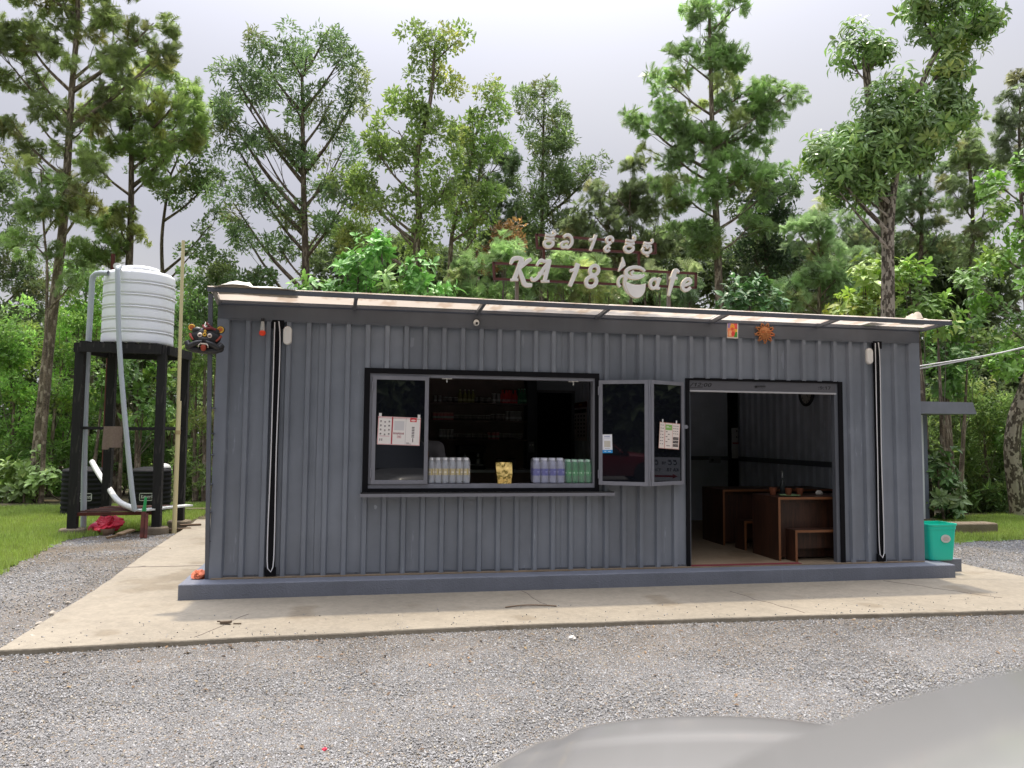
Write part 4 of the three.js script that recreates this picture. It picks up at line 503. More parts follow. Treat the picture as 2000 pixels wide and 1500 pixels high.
{ // the attendant behind the counter: only a shoulder and sleeve show past the window leaf
  const field = (caps, c, size, n) => { const mc = new MarchingCubes(n, M.white, false, false, 200000); for (let k = 0, i = 0; k < n; k++) for (let j = 0; j < n; j++) for (let q = 0; q < n; q++, i++) { const p = V((q - n / 2) / (n / 2) * size + c[0], (j - n / 2) / (n / 2) * size + c[1], (k - n / 2) / (n / 2) * size + c[2]); let d = 9; for (const [A, B, r0, r1, s = 1] of caps) { const ab = B.clone().sub(A), t = clamp(p.clone().sub(A).dot(ab) / ab.lengthSq()), o = p.clone().sub(A.clone().addScaledVector(ab, t)); o.z *= s; const e = o.length() - lerp(r0, r1, t), h = clamp(0.5 + 0.5 * (d - e) / 0.035); d = d * (1 - h) + e * h - 0.035 * h * (1 - h); } mc.field[i] = -d; }
    mc.isolation = 0; mc.update(); const cnt = mc.count, g = new THREE.BufferGeometry(), P = new Float32Array(mc.positionArray.slice(0, cnt * 3)); for (let i = 0; i < cnt; i++) for (let a = 0; a < 3; a++) P[i * 3 + a] = P[i * 3 + a] * size + c[a]; g.setAttribute('position', new THREE.BufferAttribute(P, 3)); g.setAttribute('normal', new THREE.BufferAttribute(new Float32Array(mc.normalArray.slice(0, cnt * 3)), 3)); return norm(g); };
  const t = thing('person', 'person in a pale grey shirt bending behind the counter beside the water bottles', 'person', [2.05, 0, -0.85]); const J = (x, y, z) => V(x, y, z);
  const sh = [J(-0.16, 1.26, 0.02), J(0.15, 1.22, 0.03)], el = [J(-0.24, 1.0, 0.1), J(0.22, 0.97, 0.14)], wr = [J(-0.12, 0.94, 0.3), J(0.08, 0.93, 0.33)], hp = [J(-0.09, 0.86, -0.1), J(0.09, 0.86, -0.1)], kn = [J(-0.1, 0.47, -0.04), J(0.1, 0.47, -0.04)], an = [J(-0.1, 0.09, -0.1), J(0.1, 0.09, -0.1)], neck = J(-0.03, 1.3, 0.06), head = J(-0.06, 1.46, 0.12);
  const body = [[neck, J(-0.045, 1.38, 0.09), 0.056, 0.052], [head, J(-0.058, 1.52, 0.12), 0.078, 0.085], [J(-0.06, 1.41, 0.17), J(-0.06, 1.39, 0.16), 0.04, 0.035], [J(-0.06, 1.45, 0.21), J(-0.06, 1.47, 0.2), 0.014, 0.01]];
  for (const i of [0, 1]) { body.push([sh[i], el[i], 0.045, 0.04], [el[i], wr[i], 0.04, 0.028], [hp[i], kn[i], 0.075, 0.055], [kn[i], an[i], 0.052, 0.038], [an[i], J(an[i].x, 0.035, 0.05), 0.035, 0.03]); const w = wr[i]; body.push([w, w.clone().add(J(0.01, -0.01, 0.07)), 0.026, 0.034]); for (let f = 0; f < 4; f++) { const b = w.clone().add(J((f - 1.5) * 0.017 + 0.01, -0.012, 0.08)); body.push([b, b.clone().add(J(0, -0.008, 0.055 + (f === 1 || f === 2 ? 0.012 : 0))), 0.01, 0.008]); } body.push([w.clone().add(J(i ? -0.02 : 0.035, -0.01, 0.03)), w.clone().add(J(i ? -0.04 : 0.055, -0.015, 0.075)), 0.011, 0.009]); }
  body.push([J(0, 1.18, 0.0), J(0, 0.9, -0.09), 0.12, 0.11]);
  part('body', field(body, [0, 0.82, 0.05], 0.86, 90), std([0.24, 0.13, 0.085], 0.6), t);
  part('shirt', field([[sh[0], sh[1], 0.07, 0.075], [J(-0.05, 1.2, 0.0), J(-0.05, 0.88, -0.08), 0.13, 0.135, 1.15], [J(0.06, 1.18, 0.0), J(0.05, 0.88, -0.08), 0.12, 0.13, 1.15], [sh[0], el[0], 0.072, 0.062], [sh[1], el[1], 0.078, 0.066], [neck, neck.clone().add(J(0, 0.025, 0.01)), 0.07, 0.066]], [0, 1.08, 0.0], 0.42, 64), std([0.42, 0.44, 0.5], 0.85, { map: rep(clothTex, 1) }), t);
  part('trousers', field([[hp[0], kn[0], 0.092, 0.07], [hp[1], kn[1], 0.092, 0.07], [kn[0], an[0], 0.068, 0.06], [kn[1], an[1], 0.068, 0.06], [hp[0], hp[1], 0.11, 0.11]], [0, 0.5, -0.06], 0.5, 56), std([0.03, 0.035, 0.05], 0.9), t);
  part('hair', field([[J(-0.06, 1.53, 0.085), J(-0.06, 1.56, 0.12), 0.085, 0.075], [J(-0.055, 1.46, 0.06), J(-0.06, 1.52, 0.07), 0.07, 0.08]], [-0.06, 1.52, 0.1], 0.16, 30), std([0.012, 0.01, 0.009], 0.5), t);
  for (const s of [-1, 1]) part('eye', new THREE.SphereGeometry(0.011, 10, 8).translate(-0.06 + s * 0.03, 1.478, 0.19), std([0.5, 0.48, 0.45], 0.3), t);
}
// dining corner
{
  const edge = M.woodEdge, wd = M.wood;
  function waterfall(name, label, cat, x0, x1, z0, z1, h, panel, group) { // board top folded down into a side panel, pale edge banding at the front
    const t = thing(name, label, cat, [x0, 0.012, z0], 0, group), w = x1 - x0, d = z1 - z0, b = 0.025;
    part('top', span(0, w, h - b, h, 0, d), wd, t); part('side_panel', span(0, b, 0, h - b, 0, d), wd, t); part('side_panel', span(w - b, w, 0, h - b, 0, d), wd, t);
    part('edge_band', [span(-0.001, w, h - b - 0.001, h + 0.001, d, d + 0.0025), span(-0.001, b, 0, h - b - 0.001, d, d + 0.0025)], edge, t);
    part('front_panel', span(b, w - b, panel, h - b, d - 0.12, d - 0.1), wd, t); return t;
  }
  waterfall('dining_table', 'brown laminate table with clay cups just inside the doorway', 'table', 5.955, 7.46, -0.76, -0.17, 0.7, 0.02);
  waterfall('bench', 'low brown bench with pale edges at the doorway before the front table', 'bench', 6.1, 7.46, -0.27, -0.075, 0.345, 0.13);
  waterfall('bench', 'low brown bench in shadow behind the table with cups', 'bench', 5.955, 7.44, -1.2, -0.955, 0.35, 0.13);
  waterfall('dining_table', 'brown laminate table in shadow farther inside the doorway', 'table', 5.89, 7.46, -2.0, -1.39, 0.7, 0.02);
  waterfall('bench', 'low bench at the inner partition left of the doorway', 'bench', 4.83, 5.22, -2.2, -0.93, 0.36, 0.1);
  const TY = 0.7125;
  const cupG = lathe([[0, 0.003], [0.026, 0], [0.03, 0.004], [0.036, 0.05], [0.043, 0.078], [0.045, 0.082], [0.041, 0.08], [0.033, 0.05], [0.026, 0.01], [0, 0.01]], 22);
  const cups = [[6.06, -0.47, 'clay cup at the table end standing before another cup'], [6.115, -0.56, 'clay cup half hidden behind the cup at the table end'], [6.24, -0.44, 'clay cup standing before the steel rod stand'], [6.37, -0.42, 'clay cup beside the crumpled white tissue']];
  for (const [x, z, l] of cups) { const c = part('clay_cup', cupG, M.terracotta); c.position.set(x, TY, z); tag(c, l, 'cup'); }
  const pl = part('plate', lathe([[0, 0], [0.1, 0], [0.12, 0.012], [0.118, 0.014], [0.1, 0.004], [0, 0.004]], 28), std([0.2, 0.3, 0.14], 0.5)); pl.position.set(6.19, TY, -0.33); tag(pl, 'flat green plate near the table edge under the clay cups', 'plate');
  const st = thing('rod_stand', 'thin upright rod with a small hook on the table', 'stand', [6.27, TY, -0.62]); part('base', cyl(0.04, 0.045, 0.012, 20, 0, 0.006, 0), M.black, st); part('bottle_neck', lathe([[0, 0.012], [0.03, 0.012], [0.032, 0.1], [0.014, 0.15], [0.012, 0.19]], 18), std([0.03, 0.035, 0.035], 0.15), st); part('rod', tube([[0, 0.19, 0], [0, 0.255, 0], [-0.004, 0.262, 0.01], [-0.02, 0.264, 0.015]], 0.005, 16, 6), M.steel, st);
  const crumb = (w, h, s) => { const g = new THREE.IcosahedronGeometry(1, 4), p = g.attributes.position; for (let i = 0; i < p.count; i++) { const f = 0.55 + 0.9 * fbm(p.getX(i) * 0.2 + 0.5, p.getY(i) * 0.2 + p.getZ(i) * 0.17 + 0.5, 6, 4, s); p.setXYZ(i, p.getX(i) * w * f, Math.max(0, p.getY(i) * h * f + h * 0.4), p.getZ(i) * w * 0.7 * f); } g.computeVertexNormals(); return g; };
  const n1 = part('tissue', crumb(0.045, 0.035, 101), std([0.62, 0.58, 0.52], 0.9)); n1.position.set(6.66, TY, -0.5); tag(n1, 'crumpled white paper tissue beside the clay cups', 'tissue');
  const n2 = part('tissue', limb([V(0, 0.12, 0), V(0.03, 0.08, 0.01), V(0.06, 0.03, 0), V(0.11, 0.015, 0)], 0.012, 0.022, 8, 6), std([0.6, 0.6, 0.6], 0.8)); n2.position.set(7.0, TY, -0.5); tag(n2, 'twisted white napkin leaning near the far end of the front table', 'napkin');
  const n3 = part('salt_cellar', lathe([[0, 0], [0.03, 0], [0.028, 0.09], [0.018, 0.13], [0, 0.14]], 14), std([0.6, 0.62, 0.6], 0.4)); n3.position.set(7.28, TY, -0.5); tag(n3, 'white shaker on the front table by the shutter rail', 'shaker');
  const cl = thing('wall_clock', 'round black rimmed clock on the side wall below the shutter', 'clock', [7.39, 1.985, -1.9], -Math.PI / 2); part('rim', new THREE.TorusGeometry(0.155, 0.022, 10, 40), M.black, cl); const dialTex = canvasTex(256, 256, (c) => { c.fillStyle = '#b9b4ac'; c.fillRect(0, 0, 256, 256); c.fillStyle = '#222'; c.translate(128, 128); for (let i = 0; i < 12; i++) { c.save(); c.rotate(i * Math.PI / 6); c.fillRect(-5, -110, 10, 26); c.restore(); } c.save(); c.rotate(2.4); c.fillRect(-4, -62, 8, 70); c.restore(); c.save(); c.rotate(4.9); c.fillRect(-3, -92, 6, 100); c.restore(); }); const dg = new THREE.CircleGeometry(0.15, 36); part('dial', dg, std([0.75, 0.75, 0.75], 0.5, { map: dialTex }), cl); part('case', cyl(0.15, 0.15, 0.03, 30, 0, 0, 0).rotateX(Math.PI / 2).translate(0, 0, -0.018), M.black, cl);
  const pv = thing('wall_panel_box', 'tall narrow grey box with a red stripe in the back corner', 'box', [7.42, 1.28, BZ + 0.11]); part('case', rbox(0.1, 0.5, 0.05, 0.008, 0, 0, 0.025), std([0.42, 0.42, 0.42], 0.5), pv); part('stripe', box(0.102, 0.02, 0.004, 0, 0.0, 0.051), std([0.3, 0.03, 0.03], 0.6), pv); part('knob', [cyl(0.012, 0.012, 0.01, 12).rotateX(Math.PI / 2).translate(0.02, 0.2, 0.054), cyl(0.012, 0.012, 0.01, 12).rotateX(Math.PI / 2).translate(0.02, 0.1, 0.054)], M.black, pv);
  const sb = thing('socket_box', 'grey socket box at the end of the back wall rail', 'socket', [7.1, 1.0, BZ + 0.041]); part('plate', rbox(0.2, 0.1, 0.03, 0.006, 0, 0, 0.015), M.frame, sb); part('socket', [cyl(0.022, 0.022, 0.006, 16).rotateX(Math.PI / 2).translate(-0.05, 0, 0.031)], M.black, sb);
}
// ---------------------------------------------------------------- water tank stand and its surroundings
{
  const FL = [-2.86, -4.9], FR = [-1.715, -4.98], BR = [-1.57, -5.86], BL = [-2.68, -5.8], TOP = 2.72;
  const t = thing('tank_stand', 'tall charred black timber stand on four legs under the white tank', 'stand');
  for (const [x, z] of [FL, FR, BR, BL]) { const l = part('leg', bar([x + rr(-0.01, 0.01), YG + 0.1, z], [x, TOP - 0.0, z], 0.124, 0.124), M.char, t); part('footing', lathe([[0, 0.115], [0.17, 0.11], [0.185, 0.09], [0.19, -0.02]], 14).translate(x, YG + 0.0, z), M.foot, l); }
  const beam = (a, b, y, h = 0.14, w = 0.06, n = 'beam', m = M.char) => part(n, bar([a[0], y, a[1]], [b[0], y, b[1]], w, h), m, t);
  const o = 0.078; beam([FL[0], FL[1] + o], [FR[0], FR[1] + o], TOP - 0.07); beam([FR[0] + o, FR[1]], [BR[0] + o, BR[1]], TOP - 0.07); beam([BL[0], BL[1] - o], [BR[0], BR[1] - o], TOP - 0.07); beam([FL[0] - o, FL[1]], [BL[0] - o, BL[1]], TOP - 0.07);
  for (let i = 0; i < 7; i++) { const a = (i + 0.35) / 7; part('slat', bar([lerp(FL[0], FR[0], a), TOP + 0.013, lerp(FL[1], FR[1], a) + 0.1], [lerp(BL[0], BR[0], a), TOP + 0.013, lerp(BL[1], BR[1], a) - 0.1], 0.105, 0.026), M.char, t); }
  beam(FL, FR, 1.43, 0.045, 0.04, 'brace'); beam(FR, BR, 1.44, 0.045, 0.04, 'brace'); beam(FL, BL, 1.43, 0.045, 0.04, 'brace'); beam(BL, BR, 1.42, 0.03, 0.03, 'brace');
  beam([FL[0], FL[1]], [FR[0], FR[1]], 0.135, 0.05, 0.04, 'shelf_rail', M.rust); beam(BL, BR, 0.135, 0.05, 0.04, 'shelf_rail', M.rust);
  for (let i = 0; i < 7; i++) { const a = (i + 0.5) / 7; part('shelf_bar', bar([lerp(FL[0], BL[0], a) + 0.06, 0.172, lerp(FL[1], BL[1], a)], [lerp(FR[0], BR[0], a) - 0.06, 0.172, lerp(FR[1], BR[1], a)], 0.045, 0.022), i === 1 || i === 4 ? M.rust : std([0.1, 0.055, 0.045], 0.8), t); }
  part('shelf_board', bar([-1.92, 0.195, -4.78], [-1.36, 0.2, -5.55], 0.17, 0.025), std([0.6, 0.62, 0.6], 0.5), t);

  const cx = -2.2, cz = -5.4, B = TOP + 0.028, k = thing('water_tank', 'white ribbed plastic water tank on the black timber stand', 'tank', [cx, B, cz]); const R = 0.515;
  const pr = [[0, 0], [R * 0.98, 0], [R + 0.012, 0.02], [R + 0.01, 0.06]]; for (let i = 0; i < 5; i++) { const y = 0.185 + i * 0.19; pr.push([R + 0.008, y - 0.035], [R - 0.004, y - 0.024], [R - 0.004, y - 0.012], [R + 0.013, y - 0.004], [R + 0.013, y + 0.01], [R - 0.006, y + 0.016], [R - 0.006, y + 0.024], [R + 0.01, y + 0.032], [R + 0.008, y + 0.05]); }
  pr.push([R + 0.004, 1.09], [R - 0.004, 1.125], [R - 0.04, 1.15], [0.3, 1.18], [0.28, 1.185]); const tg = lathe(pr, 64); tg.computeVertexNormals(); part('body', tg, M.tank, k);
  part('neck', lathe([[0.27, 1.17], [0.272, 1.23], [0.25, 1.24]], 40), M.tank, k); part('lid', lathe([[0, 1.275], [0.24, 1.262], [0.283, 1.25], [0.29, 1.215], [0.275, 1.21]], 40), M.tank, k); part('spout', [cyl(0.05, 0.05, 0.09, 18).rotateX(Math.PI / 2).translate(-0.19, 1.17, 0.52), cyl(0.06, 0.06, 0.02, 18).rotateX(Math.PI / 2).translate(-0.19, 1.17, 0.5)], M.white, k);

  tag(part('water_pipe', tube([[-2.55, 3.83, -5.0], [-2.74, 3.83, -5.06], [-2.8, 3.78, -5.08], [-2.81, 3.6, -5.09], [-2.83, 1.9, -5.11], [-2.79, -0.16, -5.14]], 0.042, 60, 10), M.pvc), 'grey water pipe from the tank top down past the far left stand leg', 'pipe');
  tag(part('water_pipe', tube([[-2.36, 3.9, -4.86], [-2.36, 3.88, -4.79], [-2.35, 3.78, -4.77], [-2.27, 2.7, -4.72], [-2.02, 0.6, -4.72], [-1.965, 0.2, -4.74]], 0.037, 60, 10), M.pvc), 'pale grey pipe running down the front of the tank to the low shelf', 'pipe');
  tag(part('hose', tube([[-3.18, 0.86, -6.6], [-3.02, 0.7, -6.4], [-2.7, 0.48, -5.9], [-2.3, 0.28, -5.2], [-1.99, 0.21, -4.86]], 0.045, 40, 10), M.white), 'thick white hose sloping from the black tank down to the low shelf', 'hose');
  const po = thing('pole', 'tall thin cream plastic pole standing before the stand beside the hut', 'pole', [-1.46, YG, -5.04]); part('shaft', [cyl(0.035, 0.035, 2.05, 12, 0, 1.025, 0), cyl(0.026, 0.028, 2.6, 12, 0, 3.3, 0).rotateZ(0.006)], M.pole, po); part('collar', cyl(0.04, 0.04, 0.06, 12, 0, 1.56, 0), std([0.4, 0.3, 0.15], 0.6), po);
  { const g = new THREE.PlaneGeometry(0.27, 0.32, 16, 14), p = g.attributes.position; for (let i = 0; i < p.count; i++) { const x = p.getX(i), y = p.getY(i); p.setXYZ(i, x + 0.006 * Math.sin(y * 14), y - 0.16 + (x < -0.05 ? -0.03 : 0.0) * (y < -0.1 ? 1 : 0), 0.034 + 0.012 * Math.sin(x * 34 + 1) * (0.16 - y) * 3); } const bck = g.clone().scale(1, 0.5, 1).translate(0, 0.0, -0.075); g.computeVertexNormals(); bck.computeVertexNormals(); const m = part('cloth', [g, bck, span(-0.135, 0.135, -0.003, 0.002, -0.035, 0.034)], std([0.5, 0.42, 0.38], 0.95, { map: rep(clothTex, 3), side: THREE.DoubleSide })); m.position.set(-2.355, 1.456, -4.905); tag(m, 'beige rag hung over the cross brace of the black stand', 'cloth'); }
  // things under and around the stand
  { const b = thing('plastic_bag', 'crumpled bright red plastic bag on a clay pot under the stand', 'bag', [-2.45, YG, -5.05]); const g = new THREE.IcosahedronGeometry(1, 5), p = g.attributes.position; for (let i = 0; i < p.count; i++) { const x = p.getX(i), y = p.getY(i), z = p.getZ(i), f = 0.35 + 1.35 * fbm(x * 0.3 + 0.5, y * 0.3 + z * 0.25 + 0.5, 9, 5, 113, 0.7); p.setXYZ(i, x * 0.2 * f + 0.02, Math.max(0.03, y * 0.13 * f + 0.13 + x * 0.05), z * 0.13 * f); } g.computeVertexNormals(); part('bag', g, std([0.62, 0.02, 0.055], 0.4), b); part('pot', lathe([[0, 0], [0.08, 0], [0.1, 0.08], [0.105, 0.1]], 18).translate(0.06, 0.0, 0.1), std([0.3, 0.2, 0.14], 0.9), b); const g2 = limb([V(-0.2, 0.05, 0.02), V(-0.14, 0.13, 0.04), V(-0.02, 0.09, 0.05)], 0.06, 0.05, 8, 9); part('bag_end', g2, std([0.6, 0.03, 0.1], 0.4), b); }
  tag(part('post_stub', [bar([-1.78, YG, -4.5], [-1.8, 0.19, -4.62], 0.055, 0.06), bar([-1.72, YG, -4.46], [-1.75, 0.16, -4.6], 0.04, 0.05)], M.rust), 'short rusty stake at the front right leg of the stand', 'stake');
  { const b = thing('green_bottle', 'bright green bottle standing on end at the corner of the low shelf', 'bottle', [-1.815, 0.02, -4.63]); part('body', lathe([[0, 0], [0.028, 0], [0.03, 0.02], [0.03, 0.2], [0.022, 0.26], [0.019, 0.38], [0.0, 0.39]], 16), std([0.02, 0.3, 0.08], 0.3), b); b.rotation.z = -0.08; }
  tag(part('wood_offcut', [bar([-2.1, YG + 0.06, -4.5], [-1.98, YG + 0.1, -4.72], 0.12, 0.025), bar([-2.24, YG + 0.02, -4.42], [-2.04, YG + 0.06, -4.6], 0.04, 0.03)], std([0.52, 0.4, 0.24], 0.8, { map: rep(clothTex, 1) })), 'broken pale wooden board lying between the front stand legs', 'board');
  tag(part('plank', [bar([-1.62, YG + 0.03, -5.25], [-1.28, YG + 0.03, -5.35], 0.16, 0.035), bar([-1.5, YG + 0.06, -5.6], [-1.2, YG + 0.06, -5.7], 0.1, 0.02)], std([0.32, 0.24, 0.16], 0.9, { map: rep(clothTex, 1) })), 'weathered planks on the ground at the back right stand leg', 'plank');
  tag(part('kerb_beam', [span(-2.0, -0.6, YG - 0.1, YG + 0.09, -8.3, -8.15)], M.foot), 'low concrete kerb at the back of the path beside the hut', 'kerb');
  function blackTank(x, z, r, label, hasDome, rot = 0) { const b = thing('black_tank', label, 'tank', [x, YG, z], rot); const pts = [[0, 0], [r, 0], [r, 0.05]]; for (let i = 0; i < 9; i++) pts.push([r, 0.08 + i * 0.085], [r - 0.012, 0.1 + i * 0.085], [r - 0.012, 0.12 + i * 0.085], [r, 0.14 + i * 0.085]); pts.push([r - 0.02, 0.86], [0.16, 0.9], [0, 0.9]); part('body', lathe(pts, 36), phys([0.012, 0.012, 0.013], 0.7, { specularIntensity: 0.35 }), b);
    const lt = canvasTex(256, 128, (c, w, h) => { c.fillStyle = '#101012'; c.fillRect(0, 0, w, h); c.strokeStyle = '#d8d8d6'; c.lineWidth = 8; c.beginPath(); c.roundRect(12, 14, w - 24, h - 28, 22); c.stroke(); c.fillStyle = '#d8d8d6'; c.font = 'bold 62px serif'; c.fillText('Kaveri', 36, 84); });
    const lg = new THREE.CylinderGeometry(r + 0.004, r + 0.004, 0.17, 20, 1, true, -0.4, 0.66); part('logo_plate', lg.translate(0, 0.36, 0), std([0.9, 0.9, 0.9], 0.5, { map: lt, side: THREE.DoubleSide }), b); if (hasDome) part('lid', new THREE.SphereGeometry(0.15, 20, 10, 0, 6.283, 0, 1.57).scale(1, 0.6, 1).translate(0.2, 0.88, 0), std([0.5, 0.5, 0.48], 0.5), b); return b; }
  blackTank(-3.72, -8.0, 0.4, 'black ribbed water tank with white logo behind the left stand legs', false, 0.35); blackTank(-2.58, -8.0, 0.37, 'black ribbed water tank with a pale domed lid behind the right stand legs', true, 0.12);
  const a0 = at(221, 496, 17.2); tag(part('steel_post', cyl(0.045, 0.045, a0.y - YG, 10, a0.x, (a0.y + YG) / 2, a0.z), M.rust), 'rusty red steel post rising behind the white tank', 'post');
}
{ // wrapper by the left corner, twig and scraps on the apron
  const g = new THREE.IcosahedronGeometry(1, 4), p = g.attributes.position; for (let i = 0; i < p.count; i++) { const x = p.getX(i), y = p.getY(i), z = p.getZ(i), f = 0.35 + 1.3 * fbm(x * 0.3 + 0.5, y * 0.3 + z * 0.2 + 0.5, 7, 5, 121); p.setXYZ(i, x * 0.085 * f, Math.max(0, y * 0.06 * f + 0.035), z * 0.06 * f); } g.computeVertexNormals();
  const m = part('rag', g, std([0.58, 0.15, 0.07], 0.7)); m.scale.setScalar(0.78); m.position.set(-0.1, 0.001, -0.02); tag(m, 'small bundle of orange red flower scraps on the base at the corner', 'flower scraps');
  tag(part('bark_scrap', [bar([0.32, G + 0.012, 1.21], [0.4, G + 0.02, 1.235], 0.035, 0.018), bar([0.42, G + 0.008, 1.24], [0.48, G + 0.008, 1.25], 0.01, 0.008), bar([0.29, G + 0.02, 1.2], [0.33, G + 0.012, 1.19], 0.012, 0.01)], std([0.13, 0.1, 0.07], 0.95)), 'scrap of dark bark lying on the concrete before the left corner', 'bark');
  stone(3.0, 1.95, 0.03, [0.6, 0.57, 0.52], 'stone', 'pale stone near the concrete edge in the middle'); stone(2.12, 4.25, 0.022, [0.75, 0.73, 0.7], 'stone', 'white stone lying alone on the gravel before the car bonnet'); stone(0.98, 4.42, 0.02, [0.66, 0.64, 0.6], 'stone', 'pale flat stone on the gravel toward the camera side', YG); stone(1.25, 3.75, 0.013, [0.6, 0.04, 0.07], 'red_scrap', 'tiny red scrap lying on the gravel', YG, 'scrap'); stone(0.15, 4.5, 0.016, [0.6, 0.6, 0.6], 'stone', 'small whitish stone at the lower left of the gravel');
  for (const [i, x, z] of [[0, -0.98, 1.35], [1, -1.06, 1.05], [2, -1.16, 0.5], [3, -1.13, 0.85], [4, -1.2, 0.05]]) stone(x, z, 0.04 - i * 0.004, [0.4, 0.36, 0.3], 'brick_bit', ['largest broken rubble bit at the near left end of the apron', 'rubble bit second from the near left end of the apron', 'rubble bit halfway along the near half of the apron edge', 'rubble bit third along the left apron edge', 'farthest rubble bit along the left apron edge'][i], YG, 'rubble');
}
{ // green waste bin
  const t = thing('waste_bin', 'green plastic waste bin with an oval white label on the hut base', 'bin', [7.885, 0.001, -0.13], 0.0); t.scale.set(0.94, 1, 0.94);
  const ring = (y, hx, hz, r, n = 9) => { const o = []; for (const [sx, sz, a0] of [[1, 1, 0], [-1, 1, 90], [-1, -1, 180], [1, -1, 270]]) for (let i = 0; i <= n; i++) { const a = (a0 + 90 * i / n) * Math.PI / 180; o.push([sx * (hx - r) + r * Math.cos(a), y, sz * (hz - r) + r * Math.sin(a)]); } return o; };
  const loft = (rs) => { const v = [], n = rs[0].length; for (let k = 0; k < rs.length - 1; k++) for (let i = 0; i < n; i++) { const a = rs[k][i], b = rs[k][(i + 1) % n], c = rs[k + 1][(i + 1) % n], d = rs[k + 1][i]; v.push(...a, ...d, ...c, ...a, ...c, ...b); } const g = new THREE.BufferGeometry(); g.setAttribute('position', new THREE.BufferAttribute(new Float32Array(v), 3)); g.computeVertexNormals(); return norm(g); };
  const gr = phys([0.004, 0.58, 0.42], 0.38, { side: THREE.DoubleSide, clearcoat: 0.1 });
  part('body', [loft([ring(0, 0.001, 0.001, 0.0005), ring(0.0, 0.15, 0.125, 0.04), ring(0.012, 0.163, 0.135, 0.045), ring(0.35, 0.192, 0.155, 0.05), ring(0.352, 0.197, 0.16, 0.05), ring(0.39, 0.198, 0.161, 0.05), ring(0.39, 0.19, 0.153, 0.045), ring(0.03, 0.155, 0.127, 0.04)])], gr, t);
  part('rim', loft([ring(0.386, 0.2, 0.163, 0.052), ring(0.402, 0.208, 0.171, 0.055), ring(0.414, 0.206, 0.169, 0.055), ring(0.414, 0.192, 0.155, 0.05), ring(0.39, 0.19, 0.153, 0.045)]), gr, t);
  const el = new THREE.CylinderGeometry(1, 1, 0.004, 36).rotateX(Math.PI / 2).scale(0.066, 0.045, 1); const lab = part('label', el.translate(0.03, 0.24, 0), std([0.55, 0.56, 0.53], 0.45), t); lab.position.set(0, 0, 0.17); lab.rotation.x = -0.058; lab.position.y = 0.008; part('label_print', [0.016, 0.004, -0.008, -0.02].map((y, i) => box([0.05, 0.085, 0.09, 0.06][i], 0.005, 0.001, 0.03, 0.24 + y, 0.0028)), std([0.4, 0.28, 0.25], 0.6), lab);
  for (const s of [-1, 1]) part('handle_clip', tube([[s * 0.2, 0.38, 0.06], [s * 0.218, 0.35, 0.06], [s * 0.212, 0.325, 0.06], [s * 0.235, 0.3, 0.06]], 0.009, 14, 7), M.white, t);
}
{ // neighbouring outbuilding behind the right end
  const z = -4.6, t = thing('outbuilding', 'small grey wall with a flat awning and white panel behind the right end', 'outbuilding'); const bl = std([0.2, 0.225, 0.29], 0.6, { map: rep(paintTex, 0.7) });
  const p = (u, v) => at(u, v, 13.9); const A = p(1780, 784), B = p(1921, 790), C = p(1812, 1020), a1 = p(1780, 808), b1 = p(1919, 811);
  part('awning', [bar([A.x, (A.y + a1.y) / 2, A.z], [B.x - 0.05, (B.y + b1.y) / 2, B.z], 0.5, 0.0), ].slice(0, 0).concat([(() => { const s = new THREE.Shape(); s.moveTo(0, 0); s.lineTo(B.x - A.x - 0.08, 0.0); s.lineTo(B.x - A.x, -0.215); s.lineTo(0, -0.22); s.closePath(); const g = new THREE.ExtrudeGeometry(s, { depth: 0.7, bevelEnabled: false }); g.translate(A.x, A.y, A.z - 0.62); return uvBox(g); })()]), std([0.3, 0.31, 0.36], 0.6, { map: rep(paintTex, 0.7) }), t);
  part('wall', span(A.x - 0.9, C.x + 0.2, YG, A.y - 0.23, A.z - 2.4, A.z - 0.28), bl, t); part('white_panel', span(C.x - 0.14, C.x + 0.1, C.y - 0.03, A.y - 0.23, A.z - 0.28, A.z - 0.26), std([0.66, 0.68, 0.72], 0.5), t); part('base', span(A.x - 1.0, C.x + 0.3, YG - 0.05, YG + 0.1, A.z - 2.5, A.z - 0.2), M.foot, t);
  const c = part('white_box', [rbox(0.18, 0.22, 0.12, 0.01, 0, 0.11, 0)], std([0.62, 0.66, 0.62], 0.5)); c.position.set(7.87, 0.06, -0.62); tag(c, 'white plastic box half hidden behind the green bin', 'box');
  tag(part('ledge', [span(7.66, 8.02, -0.001, 0.06, -0.72, -0.5)], M.black), 'dark plinth carrying the white box behind the green bin', 'ledge');
}
tag(part('twig', tube([[2.66, G + 0.006, 0.98], [2.82, G + 0.012, 0.95], [2.98, G + 0.01, 0.96], [3.12, G + 0.006, 1.0]], 0.006, 16, 5), std([0.2, 0.14, 0.09], 0.9)), 'thin curved twig lying across the shadow edge on the concrete', 'twig');
tag(part('kerb_block', rbox(2.7, 0.34, 0.3, 0.03, 10.35, YG + 0.02, -3.45), M.foot), 'grey concrete kerb block in front of the dark shrubs right of the bin', 'kerb');

